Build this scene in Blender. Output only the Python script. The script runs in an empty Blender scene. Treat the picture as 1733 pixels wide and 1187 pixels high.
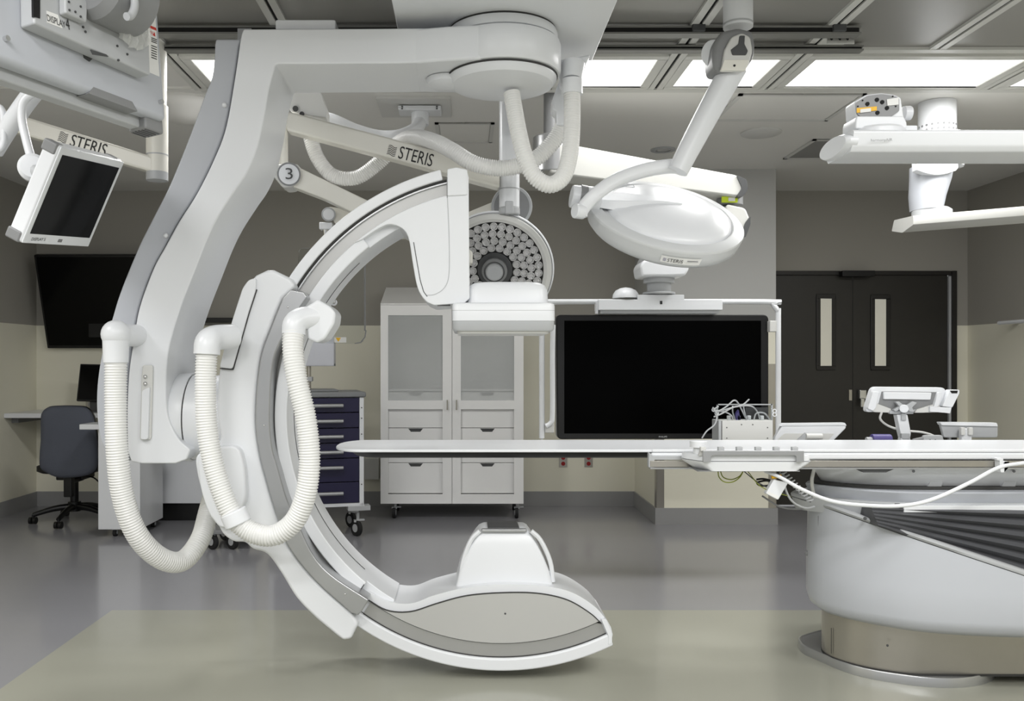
import bpy, bmesh, math, random
from mathutils import Vector, Matrix
C = bpy.context.scene.collection
sc = bpy.context.scene
random.seed(4)
PI = math.pi
# ------------------------------------------------------------------ camera, light, exposure
F, VX, VY, EYE = 1480.0, 787.0, 612.0, 1.33
CEIL = 2.90
cam = bpy.data.cameras.new('camera'); camo = bpy.data.objects.new('camera', cam); C.objects.link(camo)
camo.location = (0, 0, EYE); camo.rotation_euler = (PI/2, 0, 0)
cam.sensor_width = 36; cam.lens = F/1733*36
cam.shift_x = (866.5-VX)/1733; cam.shift_y = (VY-593.5)/1733
cam.clip_start = .05
sc.camera = camo
sc.view_settings.view_transform = 'Standard'; sc.view_settings.look = 'None'
sc.view_settings.gamma = 1; sc.view_settings.use_curve_mapping = False
sc.view_settings.exposure = 0.47
LAMP = 9.0        # watts-per-panel factor of the ceiling troffers
w = bpy.data.worlds.new('world'); sc.world = w; w.use_nodes = True
w.node_tree.nodes['Background'].inputs[0].default_value = (.98, .99, 1.0, 1)
w.node_tree.nodes['Background'].inputs[1].default_value = .45

def area(name, x, y, z, sx, sy, power, rot=(0, 0, 0)):
    l = bpy.data.lights.new(name, 'AREA'); l.shape = 'RECTANGLE'; l.size = sx; l.size_y = sy
    l.energy = power; l.color = (1, .995, .985)
    o = bpy.data.objects.new(name, l); C.objects.link(o); o.location = (x, y, z); o.rotation_euler = rot
    return o
# ceiling troffers of the room: (x centre, y centre, width, depth)
TROFFERS = [(-1.19, 4.747, .64, .60), (.77, 4.747, .636, .60), (1.406, 4.747, .636, .60), (2.36, 4.747, 1.272, .60), (3.632, 4.747, 1.272, .60)]
TROFFERS_BEHIND = [(-2.6, 2.2, 1.27, .6), (2.3, 1.9, 1.27, .6), (-1.3, .9, 1.27, .6), (1.3, .9, 1.27, .6), (-1.3, -.6, 1.27, .6), (1.3, -.6, 1.27, .6), (0.0, -.6, 1.27, .6)]

# ------------------------------------------------------------------ materials
def srgb(*c):
    o = []
    for v in c:
        v /= 255.0
        o.append(v/12.92 if v <= .04045 else ((v+.055)/1.055)**2.4)
    return (o[0], o[1], o[2], 1)
def mat(name, col, rough=.5, metal=0., spec=.5, emit=0., trans=0., alpha=1., noise=.04, nscale=6., bump=0., bscale=60., coat=0., ior=1.45):
    m = bpy.data.materials.new(name); m.use_nodes = True
    nt = m.node_tree; b = nt.nodes['Principled BSDF']
    c = srgb(*col)
    b.inputs['Roughness'].default_value = rough; b.inputs['Metallic'].default_value = metal
    b.inputs['Specular IOR Level'].default_value = spec
    b.inputs['IOR'].default_value = ior
    b.inputs['Transmission Weight'].default_value = trans; b.inputs['Alpha'].default_value = alpha
    b.inputs['Coat Weight'].default_value = coat
    tc = nt.nodes.new('ShaderNodeTexCoord')
    n = nt.nodes.new('ShaderNodeTexNoise'); n.inputs['Scale'].default_value = nscale; n.inputs['Detail'].default_value = 3
    nt.links.new(tc.outputs['Object'], n.inputs['Vector'])
    r = nt.nodes.new('ShaderNodeMapRange'); r.inputs['To Min'].default_value = 1-noise; r.inputs['To Max'].default_value = 1+noise
    nt.links.new(n.outputs['Fac'], r.inputs['Value'])
    mx = nt.nodes.new('ShaderNodeVectorMath'); mx.operation = 'SCALE'; mx.inputs[0].default_value = c[:3]
    nt.links.new(r.outputs[0], mx.inputs['Scale']); nt.links.new(mx.outputs[0], b.inputs['Base Color'])
    if bump:
        n2 = nt.nodes.new('ShaderNodeTexNoise'); n2.inputs['Scale'].default_value = bscale
        nt.links.new(tc.outputs['Object'], n2.inputs['Vector'])
        bp = nt.nodes.new('ShaderNodeBump'); bp.inputs['Strength'].default_value = bump; bp.inputs['Distance'].default_value = .01
        nt.links.new(n2.outputs['Fac'], bp.inputs['Height']); nt.links.new(bp.outputs[0], b.inputs['Normal'])
    if emit:
        b.inputs['Emission Color'].default_value = (1, .99, .97, 1); b.inputs['Emission Strength'].default_value = emit
    return m
white = mat('white_enamel', (224, 226, 229), .3, noise=.01)
warmwhite = mat('warm_white_enamel', (226, 224, 215), .33, noise=.01)
offwhite = mat('off_white_plastic', (208, 208, 205), .4, noise=.02)
hosew = mat('hose_plastic', (228, 228, 226), .35, noise=.01)
lgrey = mat('light_grey_plastic', (176, 178, 180), .4, noise=.02)
covergrey = mat('blue_grey_enamel', (178, 181, 187), .35, noise=.01)
mgrey = mat('mid_grey_plastic', (130, 131, 132), .42)
dgrey = mat('dark_grey_plastic', (70, 71, 72), .45)
dishm = mat('dish_enamel', (200, 202, 203), .35, noise=.01)
boomm = mat('boom_enamel', (198, 198, 194), .38, noise=.01)
platem = mat('tube_plate_enamel', (180, 180, 177), .38, noise=.01)
pedm = mat('pedestal_enamel', (190, 193, 199), .3, noise=.01)
cabm = mat('cabinet_laminate', (242, 242, 241), .35, noise=.01)
seam = mat('seam_gap', (55, 55, 54), .7)
alu = mat('brushed_aluminium', (178, 179, 180), .32, metal=.75, noise=.04)
groovem = mat('groove_aluminium', (172, 172, 170), .35, metal=.5, noise=.03)
steel = mat('stainless_steel', (180, 176, 168), .3, metal=.85, noise=.05)
chrome = mat('chrome', (215, 215, 215), .15, metal=1)
black = mat('black_plastic', (14, 14, 15), .35, noise=.02)
screen = mat('black_screen_glass', (1, 1, 1), .3, spec=.04, noise=0)
screen2 = mat('dark_screen_glass', (8, 8, 8), .14, spec=.14, noise=0)
rubber = mat('black_rubber', (28, 28, 29), .7)
fabric = mat('slate_fabric', (84, 88, 99), .8, bump=.3, bscale=400)
navy = mat('navy_enamel', (33, 30, 62), .35)
purple = mat('purple_plastic', (78, 70, 125), .4)
greycover = mat('grey_top_laminate', (128, 130, 132), .45)
wall_up = mat('painted_wall_grey', (162, 159, 151), .75, noise=.02, nscale=1.5)
wall_lo = mat('wainscot_cream', (234, 231, 214), .45, noise=.015, nscale=1.5)
wall_pil = mat('pillar_paint', (180, 180, 178), .7, noise=.02, nscale=1.5)
base_m = mat('cove_base_vinyl', (150, 150, 150), .4, noise=.05)
gyp = mat('ceiling_gypsum', (226, 225, 221), .5, noise=.015, nscale=1.2)
panelm = mat('ceiling_metal_panel', (150, 149, 144), .36, metal=.2, noise=.05, nscale=1.5)
gridm = mat('ceiling_grid_enamel', (205, 205, 200), .4)
railm = mat('ceiling_rail_metal', (135, 135, 131), .4, metal=.3)
gapm = mat('grid_gap', (18, 18, 17), .8)
doorm = mat('door_paint', (48, 46, 42), .42, noise=.03)
framem = mat('door_frame_paint', (38, 36, 33), .45)
lite = mat('door_lite_pane', (200, 196, 172), .25, emit=.12)  # faint emission in the pane stands in for light beyond the doors
glow = mat('light_diffuser', (255, 255, 250), .5, emit=1.25, noise=0)
glass = mat('clear_acrylic', (240, 242, 242), .05, trans=1., alpha=1., noise=0, ior=1.05)
glassp = mat('cabinet_pane', (225, 228, 227), .1, alpha=.38, noise=0)
milky = mat('milky_plastic', (212, 214, 222), .3, alpha=.8)
redm = mat('red_socket', (150, 22, 24), .4)
yellowm = mat('yellow_label', (232, 180, 40), .5)
limem = mat('lime_label', (200, 220, 40), .5)
labelm = mat('paper_label', (228, 228, 226), .6)
ink = mat('black_print', (38, 38, 38), .6)
greyink = mat('grey_print', (120, 120, 122), .6)
redink = mat('red_print', (190, 50, 40), .6)
greenwire = mat('green_yellow_wire', (130, 140, 40), .5)
bellowm = mat('bellows_vinyl', (86, 87, 90), .42, noise=.03)
ledm = mat('led_lens_glass', (205, 205, 205), .12, metal=.6, noise=.5, nscale=220, bump=.6, bscale=300)
ledback = mat('led_backplate', (62, 62, 62), .4, metal=.3)

# ------------------------------------------------------------------ geometry helpers (lists of verts and faces, world coordinates)
def W(px, py, D): return Vector(((px-VX)/F*D, D, EYE+(VY-py)/F*D))
def SX(px, D): return (px-VX)/F*D
def SZ(py, D): return EYE+(VY-py)/F*D
def join(*gs):
    V, Fc = [], []
    for g in gs:
        n = len(V); V += list(g[0]); Fc += [tuple(i+n for i in f) for f in g[1]]
    return (V, Fc)
def loft(loops, cap=True, closed=False):
    n = len(loops[0]); V = [Vector(p) for l in loops for p in l]; Fc = []
    m = len(loops)
    for i in range(m if closed else m-1):
        a, b = i*n, ((i+1) % m)*n
        for k in range(n):
            k2 = (k+1) % n
            Fc.append((a+k, a+k2, b+k2, b+k))
    if cap and not closed:
        Fc.append(tuple(range(n))[::-1]); Fc.append(tuple(range((m-1)*n, m*n)))
    return (V, Fc)
def box(x0, x1, y0, y1, z0, z1):
    return loft([[(x0, y0, z0), (x1, y0, z0), (x1, y1, z0), (x0, y1, z0)], [(x0, y0, z1), (x1, y0, z1), (x1, y1, z1), (x0, y1, z1)]])
def bpx(px0, py0, px1, py1, D, dep):      # a box whose front face covers these image bounds at depth D
    return box(SX(px0, D), SX(px1, D), D, D+dep, SZ(py1, D), SZ(py0, D))
def prism(xz, y0, y1): return loft([[(x, y0, z) for x, z in xz], [(x, y1, z) for x, z in xz]])
def ppx(pts, D, dep):
    return prism([(SX(x, D), SZ(y, D)) for x, y in pts], D, D+dep)
def plan(xy, z0, z1): return loft([[(x, y, z0) for x, y in xy], [(x, y, z1) for x, y in xy]])
def rpoly(pts, r, n=5):                    # polygon with rounded corners (r: one radius or one per corner)
    out = []; N = len(pts); P = [Vector(p) for p in pts]
    for i in range(N):
        rr = r[i] if isinstance(r, (list, tuple)) else r
        p, a, b = P[i], P[i-1], P[(i+1) % N]
        if rr <= 0: out.append(tuple(p)); continue
        da, db = (a-p), (b-p)
        ta = min(rr, da.length*.49); tb = min(rr, db.length*.49)
        s, e = p+da.normalized()*ta, p+db.normalized()*tb
        for k in range(n+1):
            t = k/n; out.append(tuple(s*(1-t)**2+p*2*t*(1-t)+e*t*t))
    return out
def cr(pts, n=6, closed=False):            # Catmull-Rom through points
    P = [Vector(p) for p in pts]; N = len(P); out = []
    for i in range(N if closed else N-1):
        p0 = P[i-1] if (i > 0 or closed) else P[0]*2-P[1]
        p1, p2 = P[i], P[(i+1) % N]
        p3 = P[(i+2) % N] if (i+2 < N or closed) else P[-1]*2-P[-2]
        for k in range(n):
            t = k/n
            out.append(.5*((2*p1)+(-p0+p2)*t+(2*p0-5*p1+4*p2-p3)*t*t+(-p0+3*p1-3*p2+p3)*t**3))
    if not closed: out.append(P[-1])
    return out
def frames(path):
    T = []
    for i in range(len(path)):
        a = path[max(i-1, 0)]; b = path[min(i+1, len(path)-1)]
        T.append((b-a).normalized())
    ref = Vector((0, 1, 0)) if abs(T[0].y) < .9 else Vector((1, 0, 0))
    u = (ref-T[0]*ref.dot(T[0])).normalized(); out = []
    for t in T:
        u = (u-t*u.dot(t)).normalized(); out.append((t, u, t.cross(u)))
    return out
def sweep(pts, r, seg=12, smooth=6, sec=None, cap=True):
    path = cr([Vector(p) for p in pts], smooth) if smooth else [Vector(p) for p in pts]
    fr = frames(path); L = []
    for i, (p, (t, u, v)) in enumerate(zip(path, fr)):
        rr = r(i/(len(path)-1)) if callable(r) else r
        if sec: L.append([p+u*a+v*b for a, b in sec])
        else: L.append([p+(u*math.cos(2*PI*k/seg)+v*math.sin(2*PI*k/seg))*rr for k in range(seg)])
    return loft(L, cap)
def hframes(path, w_=7):
    T = []; n = len(path)
    for i in range(n): T.append((path[min(i+w_, n-1)]-path[max(i-w_, 0)]).normalized())
    ref = Vector((0, 1, 0)) if abs(T[0].y) < .9 else Vector((1, 0, 0))
    u = (ref-T[0]*ref.dot(T[0])).normalized(); out = []
    for t in T:
        u = (u-t*u.dot(t)).normalized(); out.append((t, u, t.cross(u)))
    return out
def hose(pts, r, pitch=.0108, seg=24, amp=.075):  # corrugated hose
    path = cr([Vector(p) for p in pts], 24)
    d = [0]
    for a, b in zip(path, path[1:]): d.append(d[-1]+(b-a).length)
    n = int(d[-1]/pitch); Q = []; R = []; j = 0
    for i in range(n*4+1):
        s = d[-1]*i/(n*4)
        while j < len(d)-2 and d[j+1] < s: j += 1
        t = (s-d[j])/max(d[j+1]-d[j], 1e-9); Q.append(path[j].lerp(path[j+1], t))
        R.append(r*(1, 1, 1-amp*1.4, 1-amp*1.4)[i % 4])
    for _ in range(3): Q = [Q[0]]+[(Q[i-1]+Q[i]*2+Q[i+1])/4 for i in range(1, len(Q)-1)]+[Q[-1]]
    fr = hframes(Q)
    return loft([[p+(u*math.cos(2*PI*k/seg)+v*math.sin(2*PI*k/seg))*rr for k in range(seg)] for p, rr, (t, u, v) in zip(Q, R, fr)])
def lathe(prof, o, axis, n=32, sx=1., up=None, cap=True):  # prof: (radius, distance along axis)
    t = Vector(axis).normalized(); ref = Vector(up) if up else (Vector((0, 0, 1)) if abs(t.z) < .9 else Vector((1, 0, 0)))
    u = (ref-t*ref.dot(t)).normalized(); v = t.cross(u); o = Vector(o)
    return loft([[o+t*h+(u*math.cos(2*PI*k/n)+v*math.sin(2*PI*k/n)*sx)*max(r, 1e-4) for k in range(n)] for r, h in prof], cap)
def cyl(a, b, r, n=24, r2=None):
    a, b = Vector(a), Vector(b); return lathe([(r, 0), (r2 or r, (b-a).length)], a, b-a, n)
def resamp(pts, n):
    P = [Vector((p[0], p[1])) for p in pts]; d = [0]
    for a, b in zip(P, P[1:]): d.append(d[-1]+(b-a).length)
    o = []; j = 0
    for i in range(n):
        s_ = d[-1]*i/(n-1)
        while j < len(d)-2 and d[j+1] < s_: j += 1
        o.append(tuple(P[j].lerp(P[j+1], min(1, (s_-d[j])/max(d[j+1]-d[j], 1e-9)))))
    return o
def band(L, R, D, dep, n=48):              # solid between two outline curves given side by side
    L, R = resamp(L, n), resamp(R, n); V = []
    for d in (D, D+dep):
        for p in L+R: V.append(Vector((SX(p[0], D), d, SZ(p[1], D))))
    m = 2*n; Fc = []
    for i in range(n-1):
        Fc += [(i, i+1, n+i+1, n+i), (m+i, m+n+i, m+n+i+1, m+i+1), (i, m+i, m+i+1, i+1), (n+i, n+i+1, m+n+i+1, m+n+i)]
    Fc += [(0, n, m+n, m), (n-1, m+n-1, m+2*n-1, 2*n-1)]
    return (V, Fc)
def ribbon(pts, w_, D, dep, n=60):
    P = resamp(pts, n); A, B = [], []
    for i, p in enumerate(P):
        a, b = P[max(i-1, 0)], P[min(i+1, n-1)]; t = Vector((b[0]-a[0], b[1]-a[1])).normalized()
        A.append((p[0]-t.y*w_/2, p[1]+t.x*w_/2)); B.append((p[0]+t.y*w_/2, p[1]-t.x*w_/2))
    return band(A, B, D, dep, n)
def ball(c, r, n=20, sc3=(1, 1, 1)):
    L = [[Vector(c)+Vector((r*math.sin(a)*math.cos(2*PI*k/n)*sc3[0], r*math.sin(a)*math.sin(2*PI*k/n)*sc3[1], r*math.cos(a)*sc3[2])) for k in range(n)] for a in [max(.01, min(PI-.01, PI*i/12)) for i in range(13)]]
    return loft(L)
def ring(r0, r1, a0, a1, D0, D1, n=60, cx=849, cy=704, ref=3.65):  # sector of the C arc (radii in the photo's scale at the arc)
    k = ref/F; X, Z = SX(cx, ref), SZ(cy, ref)
    A = [math.radians(a0+(a1-a0)*i/n) for i in range(n+1)]
    o = [(X+r1*k*math.cos(a), Z+r1*k*math.sin(a)) for a in A]+[(X+r0*k*math.cos(a), Z+r0*k*math.sin(a)) for a in reversed(A)]
    return prism(o, D0, D1)
def arcpts(r, a0, a1, n=20, cx=849, cy=704):
    return [(cx+r*math.cos(math.radians(a0+(a1-a0)*i/n)), cy-r*math.sin(math.radians(a0+(a1-a0)*i/n))) for i in range(n+1)]
class Frame:                                # local frame: u to the right, v up, n towards the viewer
    def __init__(s, o, u, v):
        s.o = Vector(o); s.u = (Vector(u)-s.o).normalized()
        v = Vector(v)-s.o; s.v = (v-s.u*v.dot(s.u)).normalized(); s.n = s.u.cross(s.v)
    def p(s, a, b, c=0): return s.o+s.u*a+s.v*b+s.n*c
    def box(s, a0, a1, b0, b1, c0, c1):
        return loft([[s.p(a0, b0, c), s.p(a1, b0, c), s.p(a1, b1, c), s.p(a0, b1, c)] for c in (c0, c1)])
    def poly(s, pts, c0, c1): return loft([[s.p(a, b, c) for a, b in pts] for c in (c0, c1)])

# ------------------------------------------------------------------ object helpers
ORI = {}; XF = [None]
def obj(name, g, m, parent=None, bevel=0., seg=3, smooth=True, sharp=38, label=None):
    V = [Vector(p) for p in g[0]]
    if XF[0] is not None: V = [XF[0] @ p for p in V]
    lo = Vector([min(p[i] for p in V) for i in range(3)]); hi = Vector([max(p[i] for p in V) for i in range(3)])
    org = (lo+hi)/2
    if parent is None: org.z = lo.z
    me = bpy.data.meshes.new(name); me.from_pydata([p-org for p in V], [], g[1])
    bm = bmesh.new(); bm.from_mesh(me)
    bmesh.ops.remove_doubles(bm, verts=bm.verts, dist=1e-5)
    bmesh.ops.recalc_face_normals(bm, faces=bm.faces)
    if smooth:
        for f in bm.faces: f.smooth = True
        if not bevel:
            for e in bm.edges:
                if len(e.link_faces) == 2 and e.calc_face_angle(0) > math.radians(sharp): e.smooth = False
    bm.to_mesh(me); bm.free(); me.materials.append(m)
    o = bpy.data.objects.new(name, me); C.objects.link(o)
    ORI[o] = org
    if parent is not None: o.parent = parent; o.location = org-ORI[parent]
    else: o.location = org
    if bevel:
        b = o.modifiers.new('bevel', 'BEVEL'); b.width = bevel; b.segments = seg; b.limit_method = 'ANGLE'; b.angle_limit = math.radians(33); b.harden_normals = True
    if label: o['label'] = label
    return o
def thing(name, label, cat, loc, group=None):
    o = bpy.data.objects.new(name, None); C.objects.link(o); loc = Vector(loc)
    if XF[0] is not None: loc = XF[0] @ loc
    o.location = loc; ORI[o] = loc; o['label'] = label; o['category'] = cat; o.empty_display_size = .1
    if group: o['group'] = group
    return o
def tag(o, label, cat, group=None):
    o['label'] = label; o['category'] = cat
    if group: o['group'] = group
    return o
def struct(name, g, m, parent=None, **k):
    o = obj(name, g, m, parent, **k)
    if parent is None: o['kind'] = 'structure'
    return o
def text(s, p0, p1, h, n, m, parent, name='lettering', ex=.0008, vsc=1., shear=0., align=None):
    """lettering from p0 to p1 (baseline), fitted to that width, cap height h, facing n"""
    cu = bpy.data.curves.new('t', 'FONT'); cu.body = s; cu.size = 1; cu.extrude = 0; cu.resolution_u = 3; cu.shear = shear
    t = bpy.data.objects.new('t', cu); C.objects.link(t)
    bpy.context.view_layer.update()
    me = bpy.data.meshes.new_from_object(t.evaluated_get(bpy.context.evaluated_depsgraph_get()))
    bpy.data.objects.remove(t)
    xs = [v.co.x for v in me.vertices]; ys = [v.co.y for v in me.vertices]
    p0, p1, n = Vector(p0), Vector(p1), Vector(n).normalized()
    u = (p1-p0); wd = u.length; u.normalize(); u = (u-n*u.dot(n)).normalized(); v = n.cross(u)
    x0, x1, y0, y1 = min(xs), max(xs), min(ys), max(ys)
    V = [p0+u*((q.co.x-x0)/(x1-x0)*wd)+v*((q.co.y-y0)/(y1-y0)*h)+n*ex for q in me.vertices]
    g = (V, [tuple(f.vertices) for f in me.polygons]); bpy.data.meshes.remove(me)
    return obj(name, g, m, parent, smooth=False)
def flag_mark(p0, u, v, n, size, m, parent):      # the wave emblem: five stacked wavy bars
    gs = []
    p0, u, v, n = Vector(p0), Vector(u).normalized(), Vector(v).normalized(), Vector(n).normalized()
    for k in range(6):
        top, bot = [], []
        for i in range(13):
            a = i/12; y = (k+.4+.42*math.sin(a*2*PI))/6.3
            top.append(p0+u*a*size*.8+v*(y+.06)*size+n*.0009); bot.append(p0+u*a*size*.8+v*y*size+n*.0009)
        L = top+bot[::-1]; gs.append((L, [(i, i+1, 24-i, 25-i) for i in range(12)]))
    return obj('emblem', join(*gs), m, parent, smooth=False)
# ================================================================== THE SETTING
BW, PW = 8.04, 7.13                       # back wall, pillar front
XL, XR = -3.94, 4.62
ZW = 1.66                                 # top of the cream wainscot
FRONT = -1.6
FX, FY = -1.885, 4.67
flo = struct('floor', box(XL-.2, XR+.2, FRONT, BW+.2, -.1, 0), mat('floor_grey_resin', (145, 145, 149), .2, noise=.035, nscale=1.3, spec=.6, coat=.2))
fl2 = obj('sand_inset', box(FX, XR-.01, FRONT+.01, FY, -.004, .0012), mat('floor_sand_resin', (160, 160, 148), .22, noise=.03, nscale=1.5, spec=.6, coat=.15), flo)
cei = struct('ceiling', join(box(XL-.2, XR+.2, 5.03, BW+.2, CEIL, CEIL+.1), box(XL-.2, XR+.2, FRONT, 5.03, CEIL+.012, CEIL+.1)), gyp)
obj('metal_panels', box(XL-.1, XR+.1, FRONT, 4.40, CEIL+.002, CEIL+.012), panelm, cei)
def wall2(name, g_up, g_lo, mu=wall_up, ml=wall_lo):
    o = struct(name, g_up, mu)
    if g_lo: c = obj('wainscot', g_lo, ml, o)
    return o
wall2('wall_left', box(XL-.12, XL, FRONT, BW+.12, ZW, CEIL), box(XL-.12, XL, FRONT, BW+.12, 0, ZW))
wall2('wall_right', box(XR, XR+.12, FRONT, BW+.12, ZW, CEIL), box(XR, XR+.12, FRONT, BW+.12, 0, ZW))
DX0, DX1, DZ = 2.80, SX(1617, BW), SZ(459, BW)
wall2('wall_back', join(box(XL, DX0, BW, BW+.12, ZW, CEIL), box(DX0, DX1, BW, BW+.12, DZ, CEIL), box(DX1, XR, BW, BW+.12, ZW, CEIL)),
      join(box(XL, DX0, BW, BW+.12, 0, ZW), box(DX1, XR, BW, BW+.12, 0, ZW)))
PX0, PX1 = 1.561, 2.535
wall2('wall_pillar', box(PX0, PX1, PW, BW-.001, ZW, CEIL), box(PX0, PX1, PW, BW-.001, 0, ZW), wall_pil)
struct('baseboard_back', join(box(XL, PX0, BW-.012, BW, 0, .135), box(PX1, DX0-.02, BW-.012, BW, 0, .135), box(DX1+.02, XR, BW-.012, BW, 0, .135)), base_m)
struct('baseboard_left', box(XL, XL+.012, FRONT, BW-.013, 0, .135), base_m)
struct('baseboard_right', box(XR-.012, XR, FRONT, BW-.013, 0, .135), base_m)
struct('baseboard_pillar', join(box(PX0-.012, PX1+.012, PW-.012, PW, 0, .135), box(PX0-.012, PX0, PW, BW-.013, 0, .135), box(PX1, PX1+.012, PW, BW-.013, 0, .135)), base_m)
cg = struct('trim_1', join(box(PX0-.002, PX0+.062, PW-.003, PW, .135, ZW-.35), box(PX0-.003, PX0, PW-.003, PW+.06, .135, ZW-.35)), steel)
cg = struct('trim_2', join(box(PX1-.062, PX1+.002, PW-.003, PW, .135, ZW-.35), box(PX1, PX1+.003, PW-.003, PW+.06, .135, ZW-.35)), steel)
# ceiling grid: black joint flanked by enamelled tees, every .636 m
n = 3
GX = [1.088+.6495*k for k in range(-7, 0)]+[1.088+.636*k for k in range(0, 6)]
for gx in GX:
    y1 = 5.03
    in4 = any(abs(gx-(t[0])) < .1 and t[2] > 1 for t in TROFFERS)
    ya = 4.40 if in4 or gx < -1.7 else y1
    struct('trim_%d' % n, join(box(gx-.042, gx-.008, FRONT, ya, CEIL-.012, CEIL+.002), box(gx+.008, gx+.042, FRONT, ya, CEIL-.012, CEIL+.002)), gridm); n += 1
    struct('trim_%d' % n, box(gx-.008, gx+.008, FRONT, ya, CEIL-.004, CEIL+.004), gapm); n += 1
for yy in (4.385, 5.03):
    struct('trim_%d' % n, box(XL if yy < 5 else -1.52, XR, yy-.02, yy+.03, CEIL-.014, CEIL+.001), gridm); n += 1
def hatch(x0, y0, x1, y1, m=gyp, wdt=.025):
    return join(box(x0, x1, y0, y0+wdt, CEIL-.010, CEIL), box(x0, x1, y1-wdt, y1, CEIL-.010, CEIL), box(x0, x0+wdt, y0, y1, CEIL-.010, CEIL), box(x1-wdt, x1, y0, y1, CEIL-.010, CEIL))
def cy(py): return (CEIL-EYE)*F/(VY-py)
def cx_(px, py): return SX(px, cy(py))
HT = [((740, 240), (833, 207), 'white ceiling access hatch seen below the round turntable, left of the lamp pole'),
      ((1205, 203), (1400, 158), 'large pale ceiling access hatch just beyond the lit panels'),
      ((1325, 268), (1450, 235), 'pale framed ceiling air grille near the double doors')]
for (a, b), (c, d), lb in HT:
    x0 = cx_(a, b); y0 = cy(d); y1 = cy(b); x1 = cx_(c, b)
    t = thing('ceiling_hatch', lb, 'ceiling hatch', ((x0+x1)/2, (y0+y1)/2, CEIL-.01))
    obj('frame', hatch(x0, y0, x1, y1), offwhite, t)
    obj('panel', box(x0+.03, x1-.03, y0+.03, y1-.03, CEIL-.005, CEIL-.0005), gyp if 'grille' not in lb else mat('grille_grey', (140, 140, 138), .6), t)
# troffers
def troffer(x, y, sx, sy, label, grp, pw=1.):
    t = thing('ceiling_light', label, 'ceiling light', (x, y, CEIL-.01), grp)
    a, b = sx/2-.042, sy/2-.022
    f = .05
    obj('frame', join(box(x-a, x+a, y-b, y-b+f, CEIL-.012, CEIL+.01), box(x-a, x+a, y+b-f, y+b, CEIL-.012, CEIL+.01), box(x-a, x-a+f, y-b+f, y+b-f, CEIL-.012, CEIL+.01), box(x+a-f, x+a, y-b+f, y+b-f, CEIL-.012, CEIL+.01)), gridm, t, bevel=.003, seg=1)
    obj('diffuser', box(x-a+f, x+a-f, y-b+f, y+b-f, CEIL-.004, CEIL+.008), glow, t)
    l = area('lamp', x, y, CEIL-.016, (a-f)*2, (b-f)*2, LAMP*pw*sx*sy/.4)
    l.parent = t; l.location = l.location-ORI[t]
TL = ['square lit ceiling panel showing as a lit wedge beside the curved column',
      'bright square ceiling panel just right of the big turntable', 'bright square ceiling panel behind the jointed lamp arm',
      'wide four foot lit ceiling panel above the bare boom head', 'wide lit ceiling panel cut by the right edge of the photo']
for t_, l_, w2 in zip(TROFFERS, TL, (2.0, .55, .6, 1.0, 1.0)): troffer(*t_, l_, None, w2)
for i, t_ in enumerate(TROFFERS_BEHIND): troffer(*t_, 'lit ceiling panel nearer than the photograph shows', 'ceiling panels over the viewer', 1.7)
# ceiling cross rails
def rail(z0, z1, y, d, x0, x1, lb, holes=False):
    t = thing('ceiling_rail', lb, 'ceiling rail', ((x0+x1)/2, y, z0))
    obj('channel', join(box(x0, x1, y, y+d, z1-.008, z1), box(x0, x1, y, y+d, z0, z0+.008), box(x0, x1, y+d*.35, y+d*.5, z0+.006, z1-.006)), railm, t)
    obj('slot', box(x0+.01, x1-.01, y+.003, y+d*.34, z0+.009, z1-.009), gapm, t)
    return t
XE = SX(1458, 4.05)
t = rail(SZ(57, 4.05), CEIL-.014, 4.05, .06, XL, XE, 'near horizontal steel ceiling rail with clamps crossing behind the turntable')
for px in (1182, 1420):
    x = SX(px, 4.05); obj('clamp', box(x-.03, x+.03, 4.035, 4.11, SZ(54, 4.05), CEIL-.008), dgrey, t, bevel=.004)
t = rail(SZ(85, 4.28), SZ(76, 4.28), 4.28, .05, XL, SX(1462, 4.28), 'far horizontal ceiling rail just before the lit panels')
obj('back_plate', box(XL, SX(1462, 4.28), 4.30, 4.33, SZ(77, 4.28), CEIL-.012), railm, t)
t2 = thing('rail_bracket', 'perforated three hole bracket plate at the right end of the ceiling rails', 'bracket', W(1425, 76, 4.2))
obj('plate', join(bpx(1400, 58, 1446, 74, 4.16, .006), box(SX(1400, 4.16), SX(1446, 4.16), 4.16, 4.279, SZ(59, 4.16)-.004, SZ(58, 4.16))), gridm, t2)
for px in (1407, 1421, 1434): obj('hole', cyl(W(px, 66, 4.158), W(px, 66, 4.163), .007, 12), gapm, t2)
# small ceiling devices
p = (cx_(1122, 253), cy(253))
t = thing('downlight', 'small round recessed downlight with silver rim in the ceiling above the lamp yoke', 'downlight', (p[0], p[1], CEIL))
obj('rim', lathe([(.075, 0), (.09, .0), (.09, .008), (.06, .008), (.055, 0), (.075, 0)], (p[0], p[1], CEIL-.009), (0, 0, 1), cap=False), lgrey, t)
obj('reflector', lathe([(.055, 0), (.02, .006)], (p[0], p[1], CEIL-.006), (0, 0, 1)), chrome, t)
p = (cx_(1288, 224), cy(224))
tag(obj('ceiling_speaker', lathe([(.005, 0), (.12, .004), (.135, .012), (.135, .02)], (p[0], p[1], CEIL-.02), (0, 0, 1)), offwhite), 'flat round white ceiling disc left of the bare boom head', 'ceiling speaker')
p = (cx_(318, 178), cy(178))
tag(obj('ceiling_dome', lathe([(.01, 0), (.12, .02), (.19, .06), (.24, .08), (.26, .10), (.26, .115)], (p[0], p[1], CEIL-.115), (0, 0, 1)), gyp), 'large pale dome on the ceiling left of the curved column', 'ceiling dome')
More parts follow.
